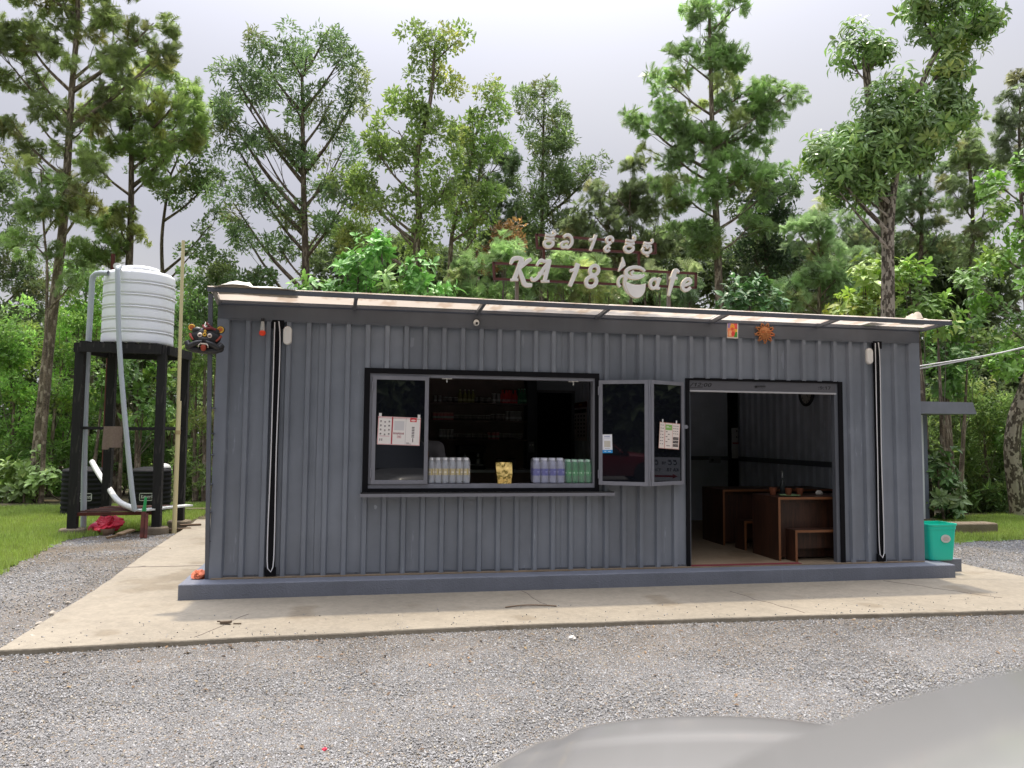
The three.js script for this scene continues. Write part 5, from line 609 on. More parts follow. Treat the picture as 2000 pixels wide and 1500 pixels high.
// ---------------------------------------------------------------- cars and the sign mirrored in the panes
function skin(fn, nu, nv) { const g = new THREE.PlaneGeometry(1, 1, nu, nv), p = g.attributes.position; for (let i = 0; i < p.count; i++) { const q = fn(p.getX(i) + 0.5, 0.5 - p.getY(i)); p.setXYZ(i, q[0], q[1], q[2]); } g.computeVertexNormals(); return norm(g); }
function car(name, label, pos, turn, paint, k = 1) { // forward is -z; origin under the front edge of the roof, on the ground
  const t = thing(name, label, 'car', pos, turn); const H0 = 1.5 * k, glass = phys([0.01, 0.012, 0.014], 0.04), W0 = 0.84;
  const hw = (z) => W0 * (1 - 0.36 * sstep(-0.85, -1.9, z) ** 1.5); // half width on plan
  const sh = (z) => (z < -0.68 ? lerp(0.94, 0.83, clamp((-0.68 - z) / 1.18) ** 1.3) * k - 0.34 * sstep(0.72, 1.02, (-0.68 - z) / 1.18) ** 2 - 0.135 : (0.785 + 0.07 * sstep(-0.68, 0.4, z)) * k);
  const round = (u, p = 3) => { const s = u * 2 - 1; return [Math.sign(s) * (1 - (1 - Math.abs(s)) ** 1.15), Math.abs(s) ** p]; };
  part('bonnet', skin((u, v) => { const z = lerp(-0.68, -1.86, v), [s, e] = round(u, 4); const y = lerp(0.94, 0.83, v ** 1.3) * k - 0.34 * sstep(0.72, 1.02, v) ** 2 - 0.13 * e - 0.012 * (1 - Math.min(1, Math.abs(Math.abs(s) - 0.62) * 14)) + 0.004 * sstep(0.6, 0.64, v) * (1 - sstep(0.9, 1, Math.abs(s))) - 0.025 * s * s - 0.07 * s * s * sstep(0.35, 1, v) ; return [s * (hw(z) - 0.01), y, z + 0.0]; }, 40, 40), paint, t);
  part('wing', skin((u, v) => { const z = lerp(2.35, -1.86, u), y = lerp(sh(z), 0.22, v); return [hw(z) + 0.03 * Math.sin(v * 3.1) - 0.02 * v, y, z]; }, 50, 10), paint, t); part('wing', skin((u, v) => { const z = lerp(-1.86, 2.35, u), y = lerp(sh(z), 0.22, v); return [-(hw(z) + 0.03 * Math.sin(v * 3.1) - 0.02 * v), y, z]; }, 50, 10), paint, t);
  part('bumper', [skin((u, v) => { const a = (u - 0.5) * 2, y = lerp(0.5 * k, 0.22, v); return [a * 0.62, y, -1.86 - 0.14 * (1 - a * a) - 0.05 * Math.sin(v * 3.1)]; }, 24, 10), skin((u, v) => { const a = (0.5 - u) * 2, y = lerp(0.95 * k, 0.25, v); return [a * 0.84, y, 2.35 + 0.12 * (1 - a * a)]; }, 20, 8)], paint, t);
  part('roof', skin((u, v) => { const s = (u - 0.5) * 2, z = lerp(0, 1.95, v), c = Math.abs(s) ** 4; return [s * (0.57 - 0.02 * Math.abs(v - 0.4)), H0 - 0.055 * c - 0.05 * sstep(0.6, 1, v) - 0.03 * (1 - sstep(0, 0.07, v)) - 0.012 * s * s, z + (1 - v) ** 2 * 0.12 * Math.abs(s) ** 2.2]; }, 40, 30), paint, t);
  part('windscreen', skin((u, v) => { const s = (u - 0.5) * 2; return [s * lerp(0.56, 0.7, v), lerp(H0 - 0.06 - 0.05 * Math.abs(s) ** 4, 0.935 * k, v), lerp(0.03 + 0.12 * Math.abs(s) ** 2.2, -0.66 + 0.2 * s * s, v)]; }, 24, 10), glass, t); part('rear_window', skin((u, v) => { const s = (0.5 - u) * 2; return [s * lerp(0.55, 0.72, v), lerp(H0 - 0.11, 0.95 * k, v), lerp(1.95, 2.42, v)]; }, 12, 6), glass, t);
  for (const s of [-1, 1]) {
    part('side_window', skin((u, v) => { const a = s > 0 ? 1 - u : u, z = lerp(lerp(0.25, -0.4, v), lerp(1.93, 2.36, v), a); return [s * lerp(0.567, 0.815, v), lerp(H0 - 0.062, 0.86 * k, v), z]; }, 20, 6), glass, t);
    part('pillar', [limb([V(s * 0.56, H0 - 0.11, 0.2), V(s * 0.64, 1.2 * k, -0.08), V(s * 0.72, 0.9 * k, -0.46)], 0.03, 0.035, 8, 7), limb([V(s * 0.57, H0 - 0.06, 0.95), V(s * 0.83, 0.84 * k, 1.0)], 0.03, 0.03, 4, 6)], paint, t);
    part('mirror', [new THREE.SphereGeometry(1, 14, 10).scale(0.1, 0.065, 0.05).translate(s * 0.93, 0.96 * k, -0.32)], paint, t);
    part('headlight', new THREE.SphereGeometry(1, 18, 12).scale(0.13, 0.06, 0.13).translate(s * 0.55, 0.56 * k, -1.74), phys([0.6, 0.6, 0.62], 0.1, { clearcoat: 1 }), t);
    for (const z of [-1.2, 1.5]) { const w = part('wheel', new THREE.TorusGeometry(0.235, 0.085, 10, 28).rotateY(Math.PI / 2).translate(s * 0.78, 0.315, z), M.black, t); part('rim', cyl(0.19, 0.19, 0.1, 20).rotateZ(Math.PI / 2).translate(s * 0.8, 0.315, z), M.steel, w); part('arch', cyl(0.37, 0.37, 0.06, 28).rotateZ(Math.PI / 2).translate(s * 0.83, 0.33, z), M.black, w); }
  }
  part('washer_nozzle', [rbox(0.05, 0.014, 0.02, 0.005, -0.18, 0.895 * k, -1.0), cyl(0.004, 0.004, 0.02, 6, -0.18, 0.905 * k, -1.0)], M.black, t); part('grille', [span(-0.3, 0.3, 0.44 * k, 0.455 * k, -2.05, -1.99)], M.steel, t); part('number_plate', box(0.42, 0.11, 0.012, 0, 0.34 * k, -2.06), std([0.7, 0.7, 0.68], 0.5), t); part('underbody', span(-0.75, 0.75, 0.2, 0.5, -1.75, 2.2), M.black, t);
  return t;
}
const silver = phys([0.29, 0.285, 0.272], 0.4, { metalness: 0.4, clearcoat: 1, clearcoatRoughness: 0.12 });
car('parked_car', 'pale silver car whose bonnet and roof edge cut the lower right corner', [2.02, YG, 7.475], -0.17, silver);
car('parked_car', 'dark red car mirrored in the folded out window pane', [-8.4, YG, 15.0], Math.PI + 0.68, phys([0.2, 0.012, 0.02], 0.3, { clearcoat: 1 }), 1.1);
{ const tx = canvasTex(512, 320, (c, w, h) => { c.fillStyle = '#dfe3ec'; c.fillRect(0, 0, w, h); c.fillStyle = '#1a2238'; c.font = 'bold 62px sans-serif'; c.fillText('KA 18', 26, 190); c.font = 'italic bold 62px serif'; c.fillText("'Cafe", 250, 190); c.lineWidth = 12; c.strokeStyle = '#1a2238'; for (const x of [80, 150, 330]) { c.beginPath(); c.arc(x, 76, 22, 0.4, 5.6); c.stroke(); c.beginPath(); c.moveTo(x - 18, 42); c.lineTo(x + 26, 38); c.stroke(); } c.font = 'bold 56px sans-serif'; c.fillText('18', 196, 98); c.fillStyle = '#a01c2c'; c.fillRect(110, 242, 370, 26); c.beginPath(); c.moveTo(110, 222); c.lineTo(46, 255); c.lineTo(110, 288); c.fill(); });
  const t = thing('direction_sign', 'white KA 18 Cafe board with red arrow, mirrored in the pane beside the doorway', 'sign', [9.26, 0.84, 1.26], -Math.PI / 2 - 0.2); const g = new THREE.BoxGeometry(0.62, 0.39, 0.012); part('board', g, std([0.9, 0.9, 0.92], 0.5, { map: tx }), t); for (const s of [-1, 1]) part('leg', span(s * 0.24 - 0.015, s * 0.24 + 0.015, YG - 0.84, 0.1, -0.04, -0.008), M.black, t); }
// ---------------------------------------------------------------- trees and shrubs
const UPV = V(0, 1, 0);
function leafGeo(build) { const v = [], c = []; const tri = (a, b, d, k) => { v.push(...a, ...b, ...d); for (let i = 0; i < 3; i++) c.push(k[0], k[1], k[2]); }; build(tri); const g = new THREE.BufferGeometry(); g.setAttribute('position', new THREE.BufferAttribute(new Float32Array(v), 3)); g.setAttribute('color', new THREE.BufferAttribute(new Float32Array(c), 3)); return g; }
const dirIn = (spread, lift = 0) => { const a = rr(0, 6.283), b = rr(0.15, spread); return V(Math.cos(a) * Math.sin(b), Math.cos(b) + lift, Math.sin(a) * Math.sin(b)).normalize(); };
// feathery fronds of fine leaflets
const feather = (n, L, lw) => leafGeo((tri) => { for (let f = 0; f < n; f++) { const d = dirIn(1.45), side = d.clone().cross(V(rr(-1, 1), rr(0.4, 1), rr(-1, 1))).normalize(), s0 = V(rr(-0.03, 0.03), rr(-0.05, 0.05), rr(-0.03, 0.03)), l = L * rr(0.7, 1.1), bend = rr(0.15, 0.5), k0 = rr(0.8, 1.2); const at_ = (t) => s0.clone().addScaledVector(d, l * t).add(V(0, -bend * l * t * t, 0)); const N = 6; for (let i = 1; i <= N; i++) { const t = i / N, p = at_(t), q = at_(t - 0.06), ll = 0.46 * l * Math.sin(0.5 + 2.3 * t) * rr(0.8, 1.15), k = k0 * rr(0.85, 1.15), kc = [k, k * rr(0.97, 1.05), k]; for (const s of [-1, 1]) { const tip = p.clone().addScaledVector(side, s * ll).addScaledVector(d, ll * 0.75).add(V(0, -0.12 * ll, 0)), o = side.clone().multiplyScalar(0); const wv = d.clone().multiplyScalar(lw); tri(p.clone().add(wv).toArray(), p.clone().sub(wv).toArray(), tip.toArray(), kc); } } tri(at_(0).toArray(), at_(0.5).add(V(0.004, 0, 0)).toArray(), at_(1).toArray(), [0.7, 0.6, 0.5]); } });
// twigs of small pointed leaves
const twiggy = (n, R, L, w, droop) => leafGeo((tri) => { for (let i = 0; i < n; i++) { const p = dirIn(1.9).multiplyScalar(R * Math.cbrt(rnd())), d = p.clone().normalize().multiplyScalar(0.7).add(V(rr(-0.6, 0.6), rr(-0.5, 0.7) - droop, rr(-0.6, 0.6))).normalize(), s = d.clone().cross(V(rr(-0.4, 0.4), 1, rr(-0.4, 0.4))).normalize(), up = s.clone().cross(d), l = L * rr(0.7, 1.2), k = rr(0.75, 1.25), y = rnd() > 0.86 ? 1.25 : 1, kc = [k * y, k * (1 + (y - 1) * 0.6), k]; const m = p.clone().addScaledVector(d, l * 0.45), t = p.clone().addScaledVector(d, l).add(V(0, -l * droop * 0.3, 0)); const a = m.clone().addScaledVector(s, w * l).addScaledVector(up, 0.1 * l), b = m.clone().addScaledVector(s, -w * l).addScaledVector(up, 0.1 * l); tri(p.toArray(), a.toArray(), t.toArray(), kc); tri(p.toArray(), t.toArray(), b.toArray(), kc.map((q) => q * 0.96)); } });
// whorls of large leaves, folded along the midrib and arching over
const whorl = (n, L, w, droop, up0 = 0.2) => leafGeo((tri) => { for (let i = 0; i < n; i++) { const a = i * 2.4 + rr(-0.3, 0.3), e = rr(-0.5, 0.9) + up0, h = V(Math.cos(a), 0, Math.sin(a)), s = V(-Math.sin(a), 0, Math.cos(a)), l = L * rr(0.65, 1.15), k = rr(0.75, 1.25), yng = rnd() > 0.85 ? 1.35 : 1, kc = [k * yng, k * (yng * 0.5 + 0.5), k]; const base = V(0, rr(-0.6, 0.6) * L, 0).addScaledVector(h, 0.12 * L), P = (t) => base.clone().addScaledVector(h, l * t * Math.cos(e * (1 - t * 0.6))).add(V(0, l * (t * Math.sin(e) - droop * t * t), 0)), ws = [0, 0.8, 1, 0.62, 0], N = 4; for (let q = 0; q < N; q++) { const t0 = q / N, t1 = (q + 1) / N, p0 = P(t0), p1 = P(t1), u = V(0, 0.25 * w * l, 0); for (const g of [-1, 1]) { const A = p0.clone().addScaledVector(s, g * w * l * ws[q]).addScaledVector(u, ws[q]), B = p1.clone().addScaledVector(s, g * w * l * ws[q + 1]).addScaledVector(u, ws[q + 1]); if (ws[q]) tri(p0.toArray(), A.toArray(), p1.toArray(), kc.map((x) => x * (g > 0 ? 1 : 0.93))); if (ws[q + 1]) tri(A.toArray(), B.toArray(), p1.toArray(), kc.map((x) => x * (g > 0 ? 1 : 0.93))); } } } });
const KIND = {
  oak: { geos: [0, 1, 2].map(() => feather(6, 0.26, 0.014)), per: 9, rc: 0.185, up: 0.25, cl: 1 },
  fir: { geos: [0, 1].map(() => feather(7, 0.25, 0.013)), per: 9, rc: 0.18, up: 0.6, cl: 1 },
  small: { geos: [0, 1, 2].map(() => twiggy(26, 0.18, 0.112, 0.24, 0.15)), per: 8, rc: 0.2, up: 0.2, cl: 1 },
  willow: { geos: [0, 1].map(() => twiggy(24, 0.19, 0.155, 0.13, 0.35)), per: 8, rc: 0.2, up: 0.1, cl: 1 },
  big: { geos: [0, 1, 2].map(() => whorl(13, 0.21, 0.15, 0.5)), per: 7, rc: 0.26, up: 0.3, cl: 1 },
  broad: { geos: [0, 1].map(() => whorl(11, 0.22, 0.25, 0.3, 0.35)), per: 6, rc: 0.28, up: 0.7, cl: 1 },
};
const leafMat = (gloss) => phys([1, 1, 1], gloss ? 0.6 : 0.92, { clearcoat: 0.8, clearcoatRoughness: 0.32, side: THREE.DoubleSide, vertexColors: true, transmission: gloss ? 0.18 : 0.6, thickness: 0, specularIntensity: gloss ? 0.9 : 0.5 });
const LM = { oak: leafMat(0), fir: leafMat(0), small: leafMat(0), willow: leafMat(0), big: phys([1, 1, 1], 0.92, { side: THREE.DoubleSide, vertexColors: true, transmission: 0.4, thickness: 0, clearcoat: 1, clearcoatRoughness: 0.24 }), broad: phys([1, 1, 1], 0.9, { clearcoat: 0.7, clearcoatRoughness: 0.35, side: THREE.DoubleSide, vertexColors: true, transmission: 0.3, thickness: 0 }) };
const Q = new THREE.Quaternion(), Q2 = new THREE.Quaternion();
const TINT = { oak: [0.242, 0.346, 0.116], fir: [0.343, 0.486, 0.220], small: [0.223, 0.388, 0.091], willow: [0.211, 0.319, 0.128], big: [0.228, 0.384, 0.090], broad: [0.316, 0.666, 0.091] };
let nLeaf = 0;
// blobs: [px, py, rx, ry, depth offset, density] in pixels of the photograph at the plant's distance
function plant(o) {
  const d = o.d, k = d / 1500, K = KIND[o.kind], tint = o.tint ?? TINT[o.kind], t = new THREE.Group(); t.name = numbered(o.name ?? 'tree');
  const trunk = (o.trunk ?? []).map(([x, y, dd = 0]) => at(x, y, d + dd)); let base;
  if (trunk.length) { if (o.ground !== false) { const f = trunk[0], g2 = f.clone(); if (f.y > YG + 0.05) { g2.y = YG - 0.05; trunk.unshift(g2); } else f.y = YG - 0.05; } base = trunk[0].clone(); } else { base = at(o.blobs[0][0], o.blobs[0][1], d); base.y = YG; }
  t.position.copy(base); scene.add(t); tag(t, o.label, o.cat ?? 'tree', o.group);
  const loc = (v) => v.clone().sub(base), wood = [], mat = o.bark ?? M.bark, r0 = o.r0 ?? 0.12, r1 = o.r1 ?? 0.04, curve = trunk.length > 1 ? new THREE.CatmullRomCurve3(trunk) : null;
  if (curve) part('trunk', limb(trunk.map(loc), r0, r1, 40, 14), mat, t);
  const list = [[], [], []], twigs = [];
  const nearest = (y) => { if (!curve) return base.clone(); let best = null, bd = 1e9; for (let i = 4; i <= 40; i++) { const p = curve.getPoint(i / 40), e = Math.abs(p.y - y); if (e < bd) { bd = e; best = p; } } return best; };
  for (const [px, py, rx, ry, dd = 0, den = 1] of o.blobs) {
    const C = at(px, py, d + dd), RX = rx * k, RY = ry * k, RZ = (RX + RY) * 0.42 * (o.deep ?? 1);
    let S0; if (curve) { const hd = Math.hypot(C.x - nearest(C.y).x, C.z - nearest(C.y).z); S0 = nearest(Math.max(C.y - hd * (o.rise ?? 0.9) - RY * 0.3, base.y + (o.first ?? 1.2))); } else S0 = V(C.x + rr(-0.3, 0.3), YG, C.z + rr(-0.2, 0.2));
    const mid = S0.clone().lerp(C, 0.5).add(V(rr(-0.1, 0.1) * RX, 0.12 * Math.hypot(C.x - S0.x, C.z - S0.z) * (o.sag ?? -0.6), rr(-0.1, 0.1) * RX)), pts = [S0, mid, C]; const lc = new THREE.CatmullRomCurve3(pts); const L = S0.distanceTo(C);
    wood.push(limb(pts.map(loc), clamp(0.012 + L * 0.018, 0.015, r0 * 0.55), 0.012, 8, 7));
    const n = Math.max(3, Math.round((o.cat ? 1.6 : o.kind === 'big' ? 2.0 : 1.3) * den * (o.dens ?? 1) * (RX * RY + 0.25 * RX * RY * RZ) / (K.rc * K.rc * 1.9)));
    for (let i = 0; i < n; i++) {
      const a = dirIn(Math.PI), r = (0.3 + 0.7 * Math.sqrt(rnd())); const c = C.clone().add(V(a.x * RX * r, a.y * RY * r, a.z * RZ * r)); if (c.y < YG + 0.1) c.y = YG + 0.1 + rnd() * 0.2;
      const s = lc.getPoint(rr(0.35, 1)), m2 = s.clone().lerp(c, 0.55).add(V(rr(-0.08, 0.08), -0.05, rr(-0.08, 0.08)));
      twigs.push(limb([s, m2, c].map(loc), 0.011, 0.004, 4, 4));
      const out = c.clone().sub(C); out.y *= 0.6; out.normalize(); const tone = 0.68 + 0.7 * rnd(), warm = rnd() > 0.85 ? 1.25 : 1;
      const per = Math.round(K.per * rr(0.6, 1.2));
      for (let j = 0; j < per; j++) {
        const off = V(gauss(), gauss() * 0.75, gauss()).multiplyScalar(K.rc * 1.05), p = c.clone().add(off); if (p.y < YG + 0.02) continue;
        const ax = off.clone().normalize().multiplyScalar(0.8).addScaledVector(out, 0.5).add(V(0, K.up, 0)).normalize(); Q.setFromUnitVectors(UPV, ax); Q2.setFromAxisAngle(UPV, rr(0, 6.28)); Q.multiply(Q2);
        const z = tone * rr(0.85, 1.15); list[j % K.geos.length].push([mat4(loc(p), Q, rr(0.75, 1.25) * (o.leaf ?? 1)), S(tint[0] * z * warm, tint[1] * z, tint[2] * z)]); nLeaf++;
      }
    }
  }
  if (wood.length) { const b = part('branches', wood, mat, t); if (!curve) b.userData.kind = 'stuff'; } part('twigs', twigs, M.twig, t).userData.kind = 'stuff';
  list.slice(0, K.geos.length).forEach((l, i) => { if (l.length) { const m = instanced('foliage', K.geos[i], LM[o.kind], l, t); m.userData.kind = 'stuff'; } });
  return t;
}
const B = M.bark;
// tall trees, left to right
plant({ label: 'tall feathery tree with pale leaning trunk beside the lawn at the left edge', kind: 'oak', d: 17.4, r0: 0.145, r1: 0.04, bark: M.bark, trunk: [[65, 997], [80, 830], [98, 650], [112, 540], [125, 420], [133, 300], [140, 180], [150, 60], [154, -80]], blobs: [[60, 130, 80, 45], [40, 55, 70, 50], [150, 30, 80, 50], [235, 75, 75, 50], [300, 45, 55, 40], [320, 100, 30, 30], [205, 160, 80, 45], [70, 230, 70, 28], [165, 250, 50, 30], [190, -70, 130, 60], [60, -60, 110, 60], [15, 120, 40, 60], [165, 375, 55, 40, -0.5], [120, 330, 35, 22], [200, 320, 40, 25], [60, 300, 40, 16], [30, 250, 40, 12]], dens: 0.72, tint: [0.282, 0.360, 0.120] });
plant({ label: 'feathery tree rising behind the white tank with dark inner crown', kind: 'oak', d: 19, r0: 0.15, r1: 0.04, bark: M.barkDark, trunk: [[222, 965], [235, 760], [250, 560], [256, 400], [256, 270], [252, 170]], blobs: [[255, 190, 65, 50], [320, 175, 60, 40], [200, 235, 60, 45], [345, 245, 65, 40], [260, 270, 60, 40], [180, 470, 60, 45, -0.5], [235, 440, 50, 35], [310, 330, 50, 35], [170, 300, 30, 30], [360, 180, 40, 25], [390, 235, 35, 20], [160, 395, 35, 25]], tint: [0.295, 0.413, 0.122] });
plant({ label: 'slim forked tree with dark round leaves right of the tank', kind: 'small', d: 21, r0: 0.1, r1: 0.03, bark: M.barkDark, trunk: [[318, 800], [318, 560], [316, 470], [322, 410], [334, 340]], blobs: [[380, 305, 50, 45], [345, 360, 60, 30], [300, 300, 40, 30], [405, 360, 30, 25], [360, 270, 40, 30], [410, 440, 40, 25, 0, 0.7], [380, 490, 40, 25, 0, 0.7], [430, 520, 30, 30, 0, 0.7]], tint: [0.163, 0.259, 0.080], dens: 0.85 });
plant({ label: 'wide open crowned tree standing alone in the sky above the left half of the hut', kind: 'willow', d: 18.5, r0: 0.15, r1: 0.035, bark: M.barkDark, rise: 1.3, sag: -0.9, trunk: [[598, 900], [597, 560], [596, 470], [594, 410], [592, 300], [590, 150]], blobs: [[643, 55, 26, 38], [553, 85, 45, 40], [600, 110, 60, 45], [672, 105, 36, 50], [510, 110, 30, 35], [455, 145, 32, 38], [475, 195, 60, 45], [560, 190, 70, 50], [648, 195, 50, 55], [695, 190, 24, 55], [450, 265, 42, 40], [515, 295, 50, 40], [600, 275, 50, 40], [672, 290, 40, 45], [500, 360, 50, 28], [455, 395, 32, 24], [545, 390, 30, 20], [545, 478, 45, 16], [485, 468, 28, 16], [640, 425, 28, 18], [690, 370, 28, 24], [630, 350, 30, 26], [580, 420, 24, 14], [440, 215, 26, 30]], dens: 0.62 });
plant({ label: 'dense leafy tree with twin top clumps and ivy green trunk in the middle left', kind: 'small', d: 17, r0: 0.14, r1: 0.03, trunk: [[818, 900], [812, 520], [818, 420], [815, 300], [840, 200], [850, 90]], blobs: [[825, 75, 30, 36], [890, 82, 34, 38], [858, 130, 60, 36], [800, 180, 42, 40], [778, 255, 50, 50], [850, 240, 60, 50], [738, 300, 42, 42], [820, 335, 50, 50], [885, 345, 50, 50], [720, 368, 40, 40], [760, 420, 50, 42], [830, 430, 45, 50], [690, 355, 30, 26], [815, 490, 40, 40], [700, 440, 40, 30, 0.5, 0.7], [680, 480, 30, 30, 0.5, 0.6]], tint: [0.280, 0.397, 0.102], dens: 0.85 });
plant({ label: 'leafy tree with a pale bare lower trunk right of the ivy green trunk', kind: 'small', d: 18.2, r0: 0.1, r1: 0.03, bark: M.bark, trunk: [[882, 900], [878, 540], [886, 440], [905, 380], [930, 260]], blobs: [[957, 195, 26, 40], [930, 260, 45, 50], [970, 255, 26, 50], [950, 335, 36, 50], [900, 300, 40, 50], [900, 400, 40, 40], [955, 405, 34, 40], [930, 460, 40, 30, 0, 0.7]], tint: [0.250, 0.380, 0.096], dens: 0.85 });
plant({ label: 'dark narrow tree in shade left of the sign', kind: 'oak', d: 23, r0: 0.13, r1: 0.04, bark: M.barkDark, trunk: [[935, 900], [931, 500], [926, 420], [940, 320]], blobs: [[935, 330, 45, 50], [980, 310, 30, 36], [905, 400, 36, 40], [970, 390, 36, 40], [1000, 420, 30, 30], [950, 450, 40, 30]], tint: [0.163, 0.245, 0.096] });
plant({ label: 'bushy topped tree directly above the left end of the sign', kind: 'willow', d: 23, r0: 0.13, r1: 0.03, bark: M.barkDark, trunk: [[1058, 900], [1058, 480], [1060, 330], [1062, 220]], blobs: [[1035, 215, 28, 40], [1092, 235, 30, 45], [1062, 290, 55, 42], [1130, 335, 45, 26], [1035, 370, 40, 50], [1090, 390, 55, 45], [1165, 325, 26, 18], [1045, 440, 45, 45], [1120, 440, 40, 36], [1062, 180, 14, 16]], dens: 1.1, tint: [0.209, 0.305, 0.108] });
plant({ label: 'tall cone shaped feathery tree right of the sign', kind: 'oak', d: 18, r0: 0.14, r1: 0.03, bark: M.bark, rise: 0.6, trunk: [[1408, 900], [1405, 600], [1400, 450], [1393, 300], [1388, 150], [1385, -10]], blobs: [[1385, 8, 40, 30], [1435, 15, 22, 22], [1375, 75, 46, 36], [1440, 85, 40, 36], [1335, 115, 34, 26], [1400, 160, 60, 40], [1310, 165, 40, 26], [1478, 160, 40, 30], [1300, 220, 50, 30], [1370, 235, 60, 40], [1460, 245, 52, 36], [1535, 185, 26, 24], [1258, 240, 26, 18], [1510, 225, 30, 22], [1300, 290, 52, 32], [1390, 310, 60, 40], [1480, 310, 50, 34], [1325, 365, 52, 32], [1420, 385, 60, 40], [1505, 370, 42, 34], [1390, 465, 55, 36], [1335, 450, 36, 30], [1465, 440, 40, 34]], dens: 1.05, tint: [0.295, 0.443, 0.150] });
plant({ label: 'thick trunked tree with big glossy drooping leaves behind the right end of the hut', kind: 'big', d: 13.8, r0: 0.17, r1: 0.06, bark: M.barkBlotch, rise: 1.2, trunk: [[1737, 900], [1734, 615], [1734, 500], [1728, 400], [1718, 335], [1706, 250], [1694, 160], [1690, 110]], blobs: [[1690, 95, 40, 36], [1665, 120, 26, 22], [1715, 115, 26, 26]], leaf: 0.82, dens: 2.5 });
plant({ name: 'tree', label: 'leaning second stem with heavy clumps of big glossy leaves at the upper right', kind: 'big', d: 13.6, r0: 0.1, r1: 0.035, bark: M.barkBlotch, rise: 0.9, first: 3, trunk: [[1745, 900], [1738, 560], [1742, 400], [1752, 330], [1775, 240], [1810, 140], [1850, 60], [1880, -20]], blobs: [[1845, 55, 70, 45], [1915, 28, 42, 46], [1790, 15, 42, 30], [1865, 120, 46, 36], [1780, 165, 46, 28], [1755, 225, 70, 42], [1838, 215, 46, 46], [1700, 262, 60, 42], [1640, 270, 44, 32], [1618, 325, 38, 40], [1690, 345, 52, 34], [1780, 300, 46, 36], [1860, 165, 34, 32], [1640, 375, 46, 20], [1720, 300, 50, 40], [1850, -10, 90, 40], [1600, 300, 34, 36], [1660, 310, 55, 40], [1735, 262, 56, 40], [1812, 255, 56, 40], [1872, 205, 34, 44], [1690, 385, 40, 20]], leaf: 0.82, dens: 2.5 });
plant({ label: 'pale mottled leaning trunk with bright broad leaves at the right edge', kind: 'broad', d: 15.5, r0: 0.165, r1: 0.09, bark: M.barkBlotch, first: 3.2, trunk: [[1992, 1030], [1984, 950], [1977, 880], [1984, 815], [2002, 765], [2022, 700], [2030, 600], [2035, 450], [2040, 350]], blobs: [[1960, 370, 42, 26], [2005, 345, 36, 40], [1985, 430, 55, 36], [1955, 495, 50, 36], [2000, 560, 50, 46], [1895, 548, 36, 24], [1935, 585, 42, 30], [1975, 645, 55, 36], [1905, 650, 50, 26], [1945, 715, 50, 34], [2030, 480, 50, 70], [2030, 680, 50, 60], [1990, 690, 40, 30]], tint: [0.248, 0.462, 0.077], dens: 1.7, leaf: 0.72, rise: 0.5 });
plant({ label: 'airy tall tree behind the forked trunk at the right', kind: 'oak', d: 25, r0: 0.13, r1: 0.04, bark: M.barkDark, trunk: [[1790, 900], [1795, 560], [1800, 450], [1795, 300]], blobs: [[1780, 320, 45, 50], [1825, 370, 46, 50], [1780, 430, 46, 46], [1830, 460, 40, 40], [1740, 390, 36, 50], [1800, 510, 46, 30], [1640, 440, 40, 40, 0, 0.7], [1690, 470, 40, 50]], tint: [0.236, 0.337, 0.150], dens: 0.8 });
plant({ label: 'grey green feathery tree beyond, near the right edge', kind: 'oak', d: 24, r0: 0.12, r1: 0.04, bark: M.barkDark, trunk: [[1897, 900], [1897, 540], [1900, 430], [1890, 280]], blobs: [[1885, 270, 40, 45], [1905, 335, 45, 45], [1865, 380, 36, 45], [1922, 415, 40, 45], [1880, 455, 45, 36], [1940, 345, 30, 40], [1900, 520, 50, 30]], tint: [0.295, 0.380, 0.162], dens: 0.8 });
plant({ label: 'sparse tree crown at the far upper right corner', kind: 'oak', d: 22, r0: 0.12, r1: 0.03, bark: M.barkDark, trunk: [[2010, 900], [2005, 600], [1995, 400], [1990, 250]], blobs: [[1975, 210, 36, 30], [1998, 170, 22, 26], [1960, 250, 30, 24], [2020, 240, 40, 50], [1990, 290, 40, 26], [2040, 330, 50, 60]], tint: [0.250, 0.319, 0.162], dens: 0.8 });
plant({ label: 'dense dark evergreen with tiny leaves between feathery tree and pale bush', kind: 'small', d: 19, r0: 0.12, r1: 0.05, bark: M.barkDark, trunk: [[1500, 900], [1500, 600], [1495, 450]], blobs: [[1495, 345, 40, 40], [1530, 390, 42, 46], [1470, 420, 40, 46], [1525, 470, 50, 46], [1470, 500, 36, 40], [1500, 550, 46, 30]], tint: [0.077, 0.140, 0.054], dens: 1.35 });
plant({ label: 'pale green conifer like bush above the right half of the canopy', kind: 'fir', d: 16.5, r0: 0.08, r1: 0.02, trunk: [[1600, 900], [1600, 600], [1598, 430]], blobs: [[1598, 420, 34, 32], [1560, 455, 30, 28], [1625, 465, 42, 36], [1575, 510, 55, 36], [1645, 530, 46, 36], [1545, 560, 46, 30], [1610, 575, 60, 32], [1530, 600, 36, 20], [1680, 580, 30, 28]], dens: 1.1 });
plant({ label: 'round feathery tree filling the gap behind the sign letters', kind: 'oak', d: 20, r0: 0.1, r1: 0.03, trunk: [[1235, 900], [1232, 600], [1230, 400]], blobs: [[1235, 345, 40, 30], [1190, 375, 46, 30], [1275, 385, 46, 34], [1160, 420, 46, 34], [1230, 430, 60, 40], [1290, 450, 40, 40], [1170, 480, 50, 36], [1240, 510, 55, 36], [1120, 470, 36, 36]], tint: [0.2, 0.255, 0.11], dens: 1.15 });
plant({ label: 'dark trees massed at the left edge behind the pale trunk', kind: 'willow', d: 22, r0: 0.12, r1: 0.03, bark: M.barkDark, trunk: [[-20, 900], [-15, 600], [-10, 350]], blobs: [[10, 330, 36, 36], [0, 390, 40, 40], [25, 440, 40, 36], [0, 500, 50, 46], [60, 540, 46, 36], [40, 590, 60, 40]], tint: [0.176, 0.259, 0.096] });
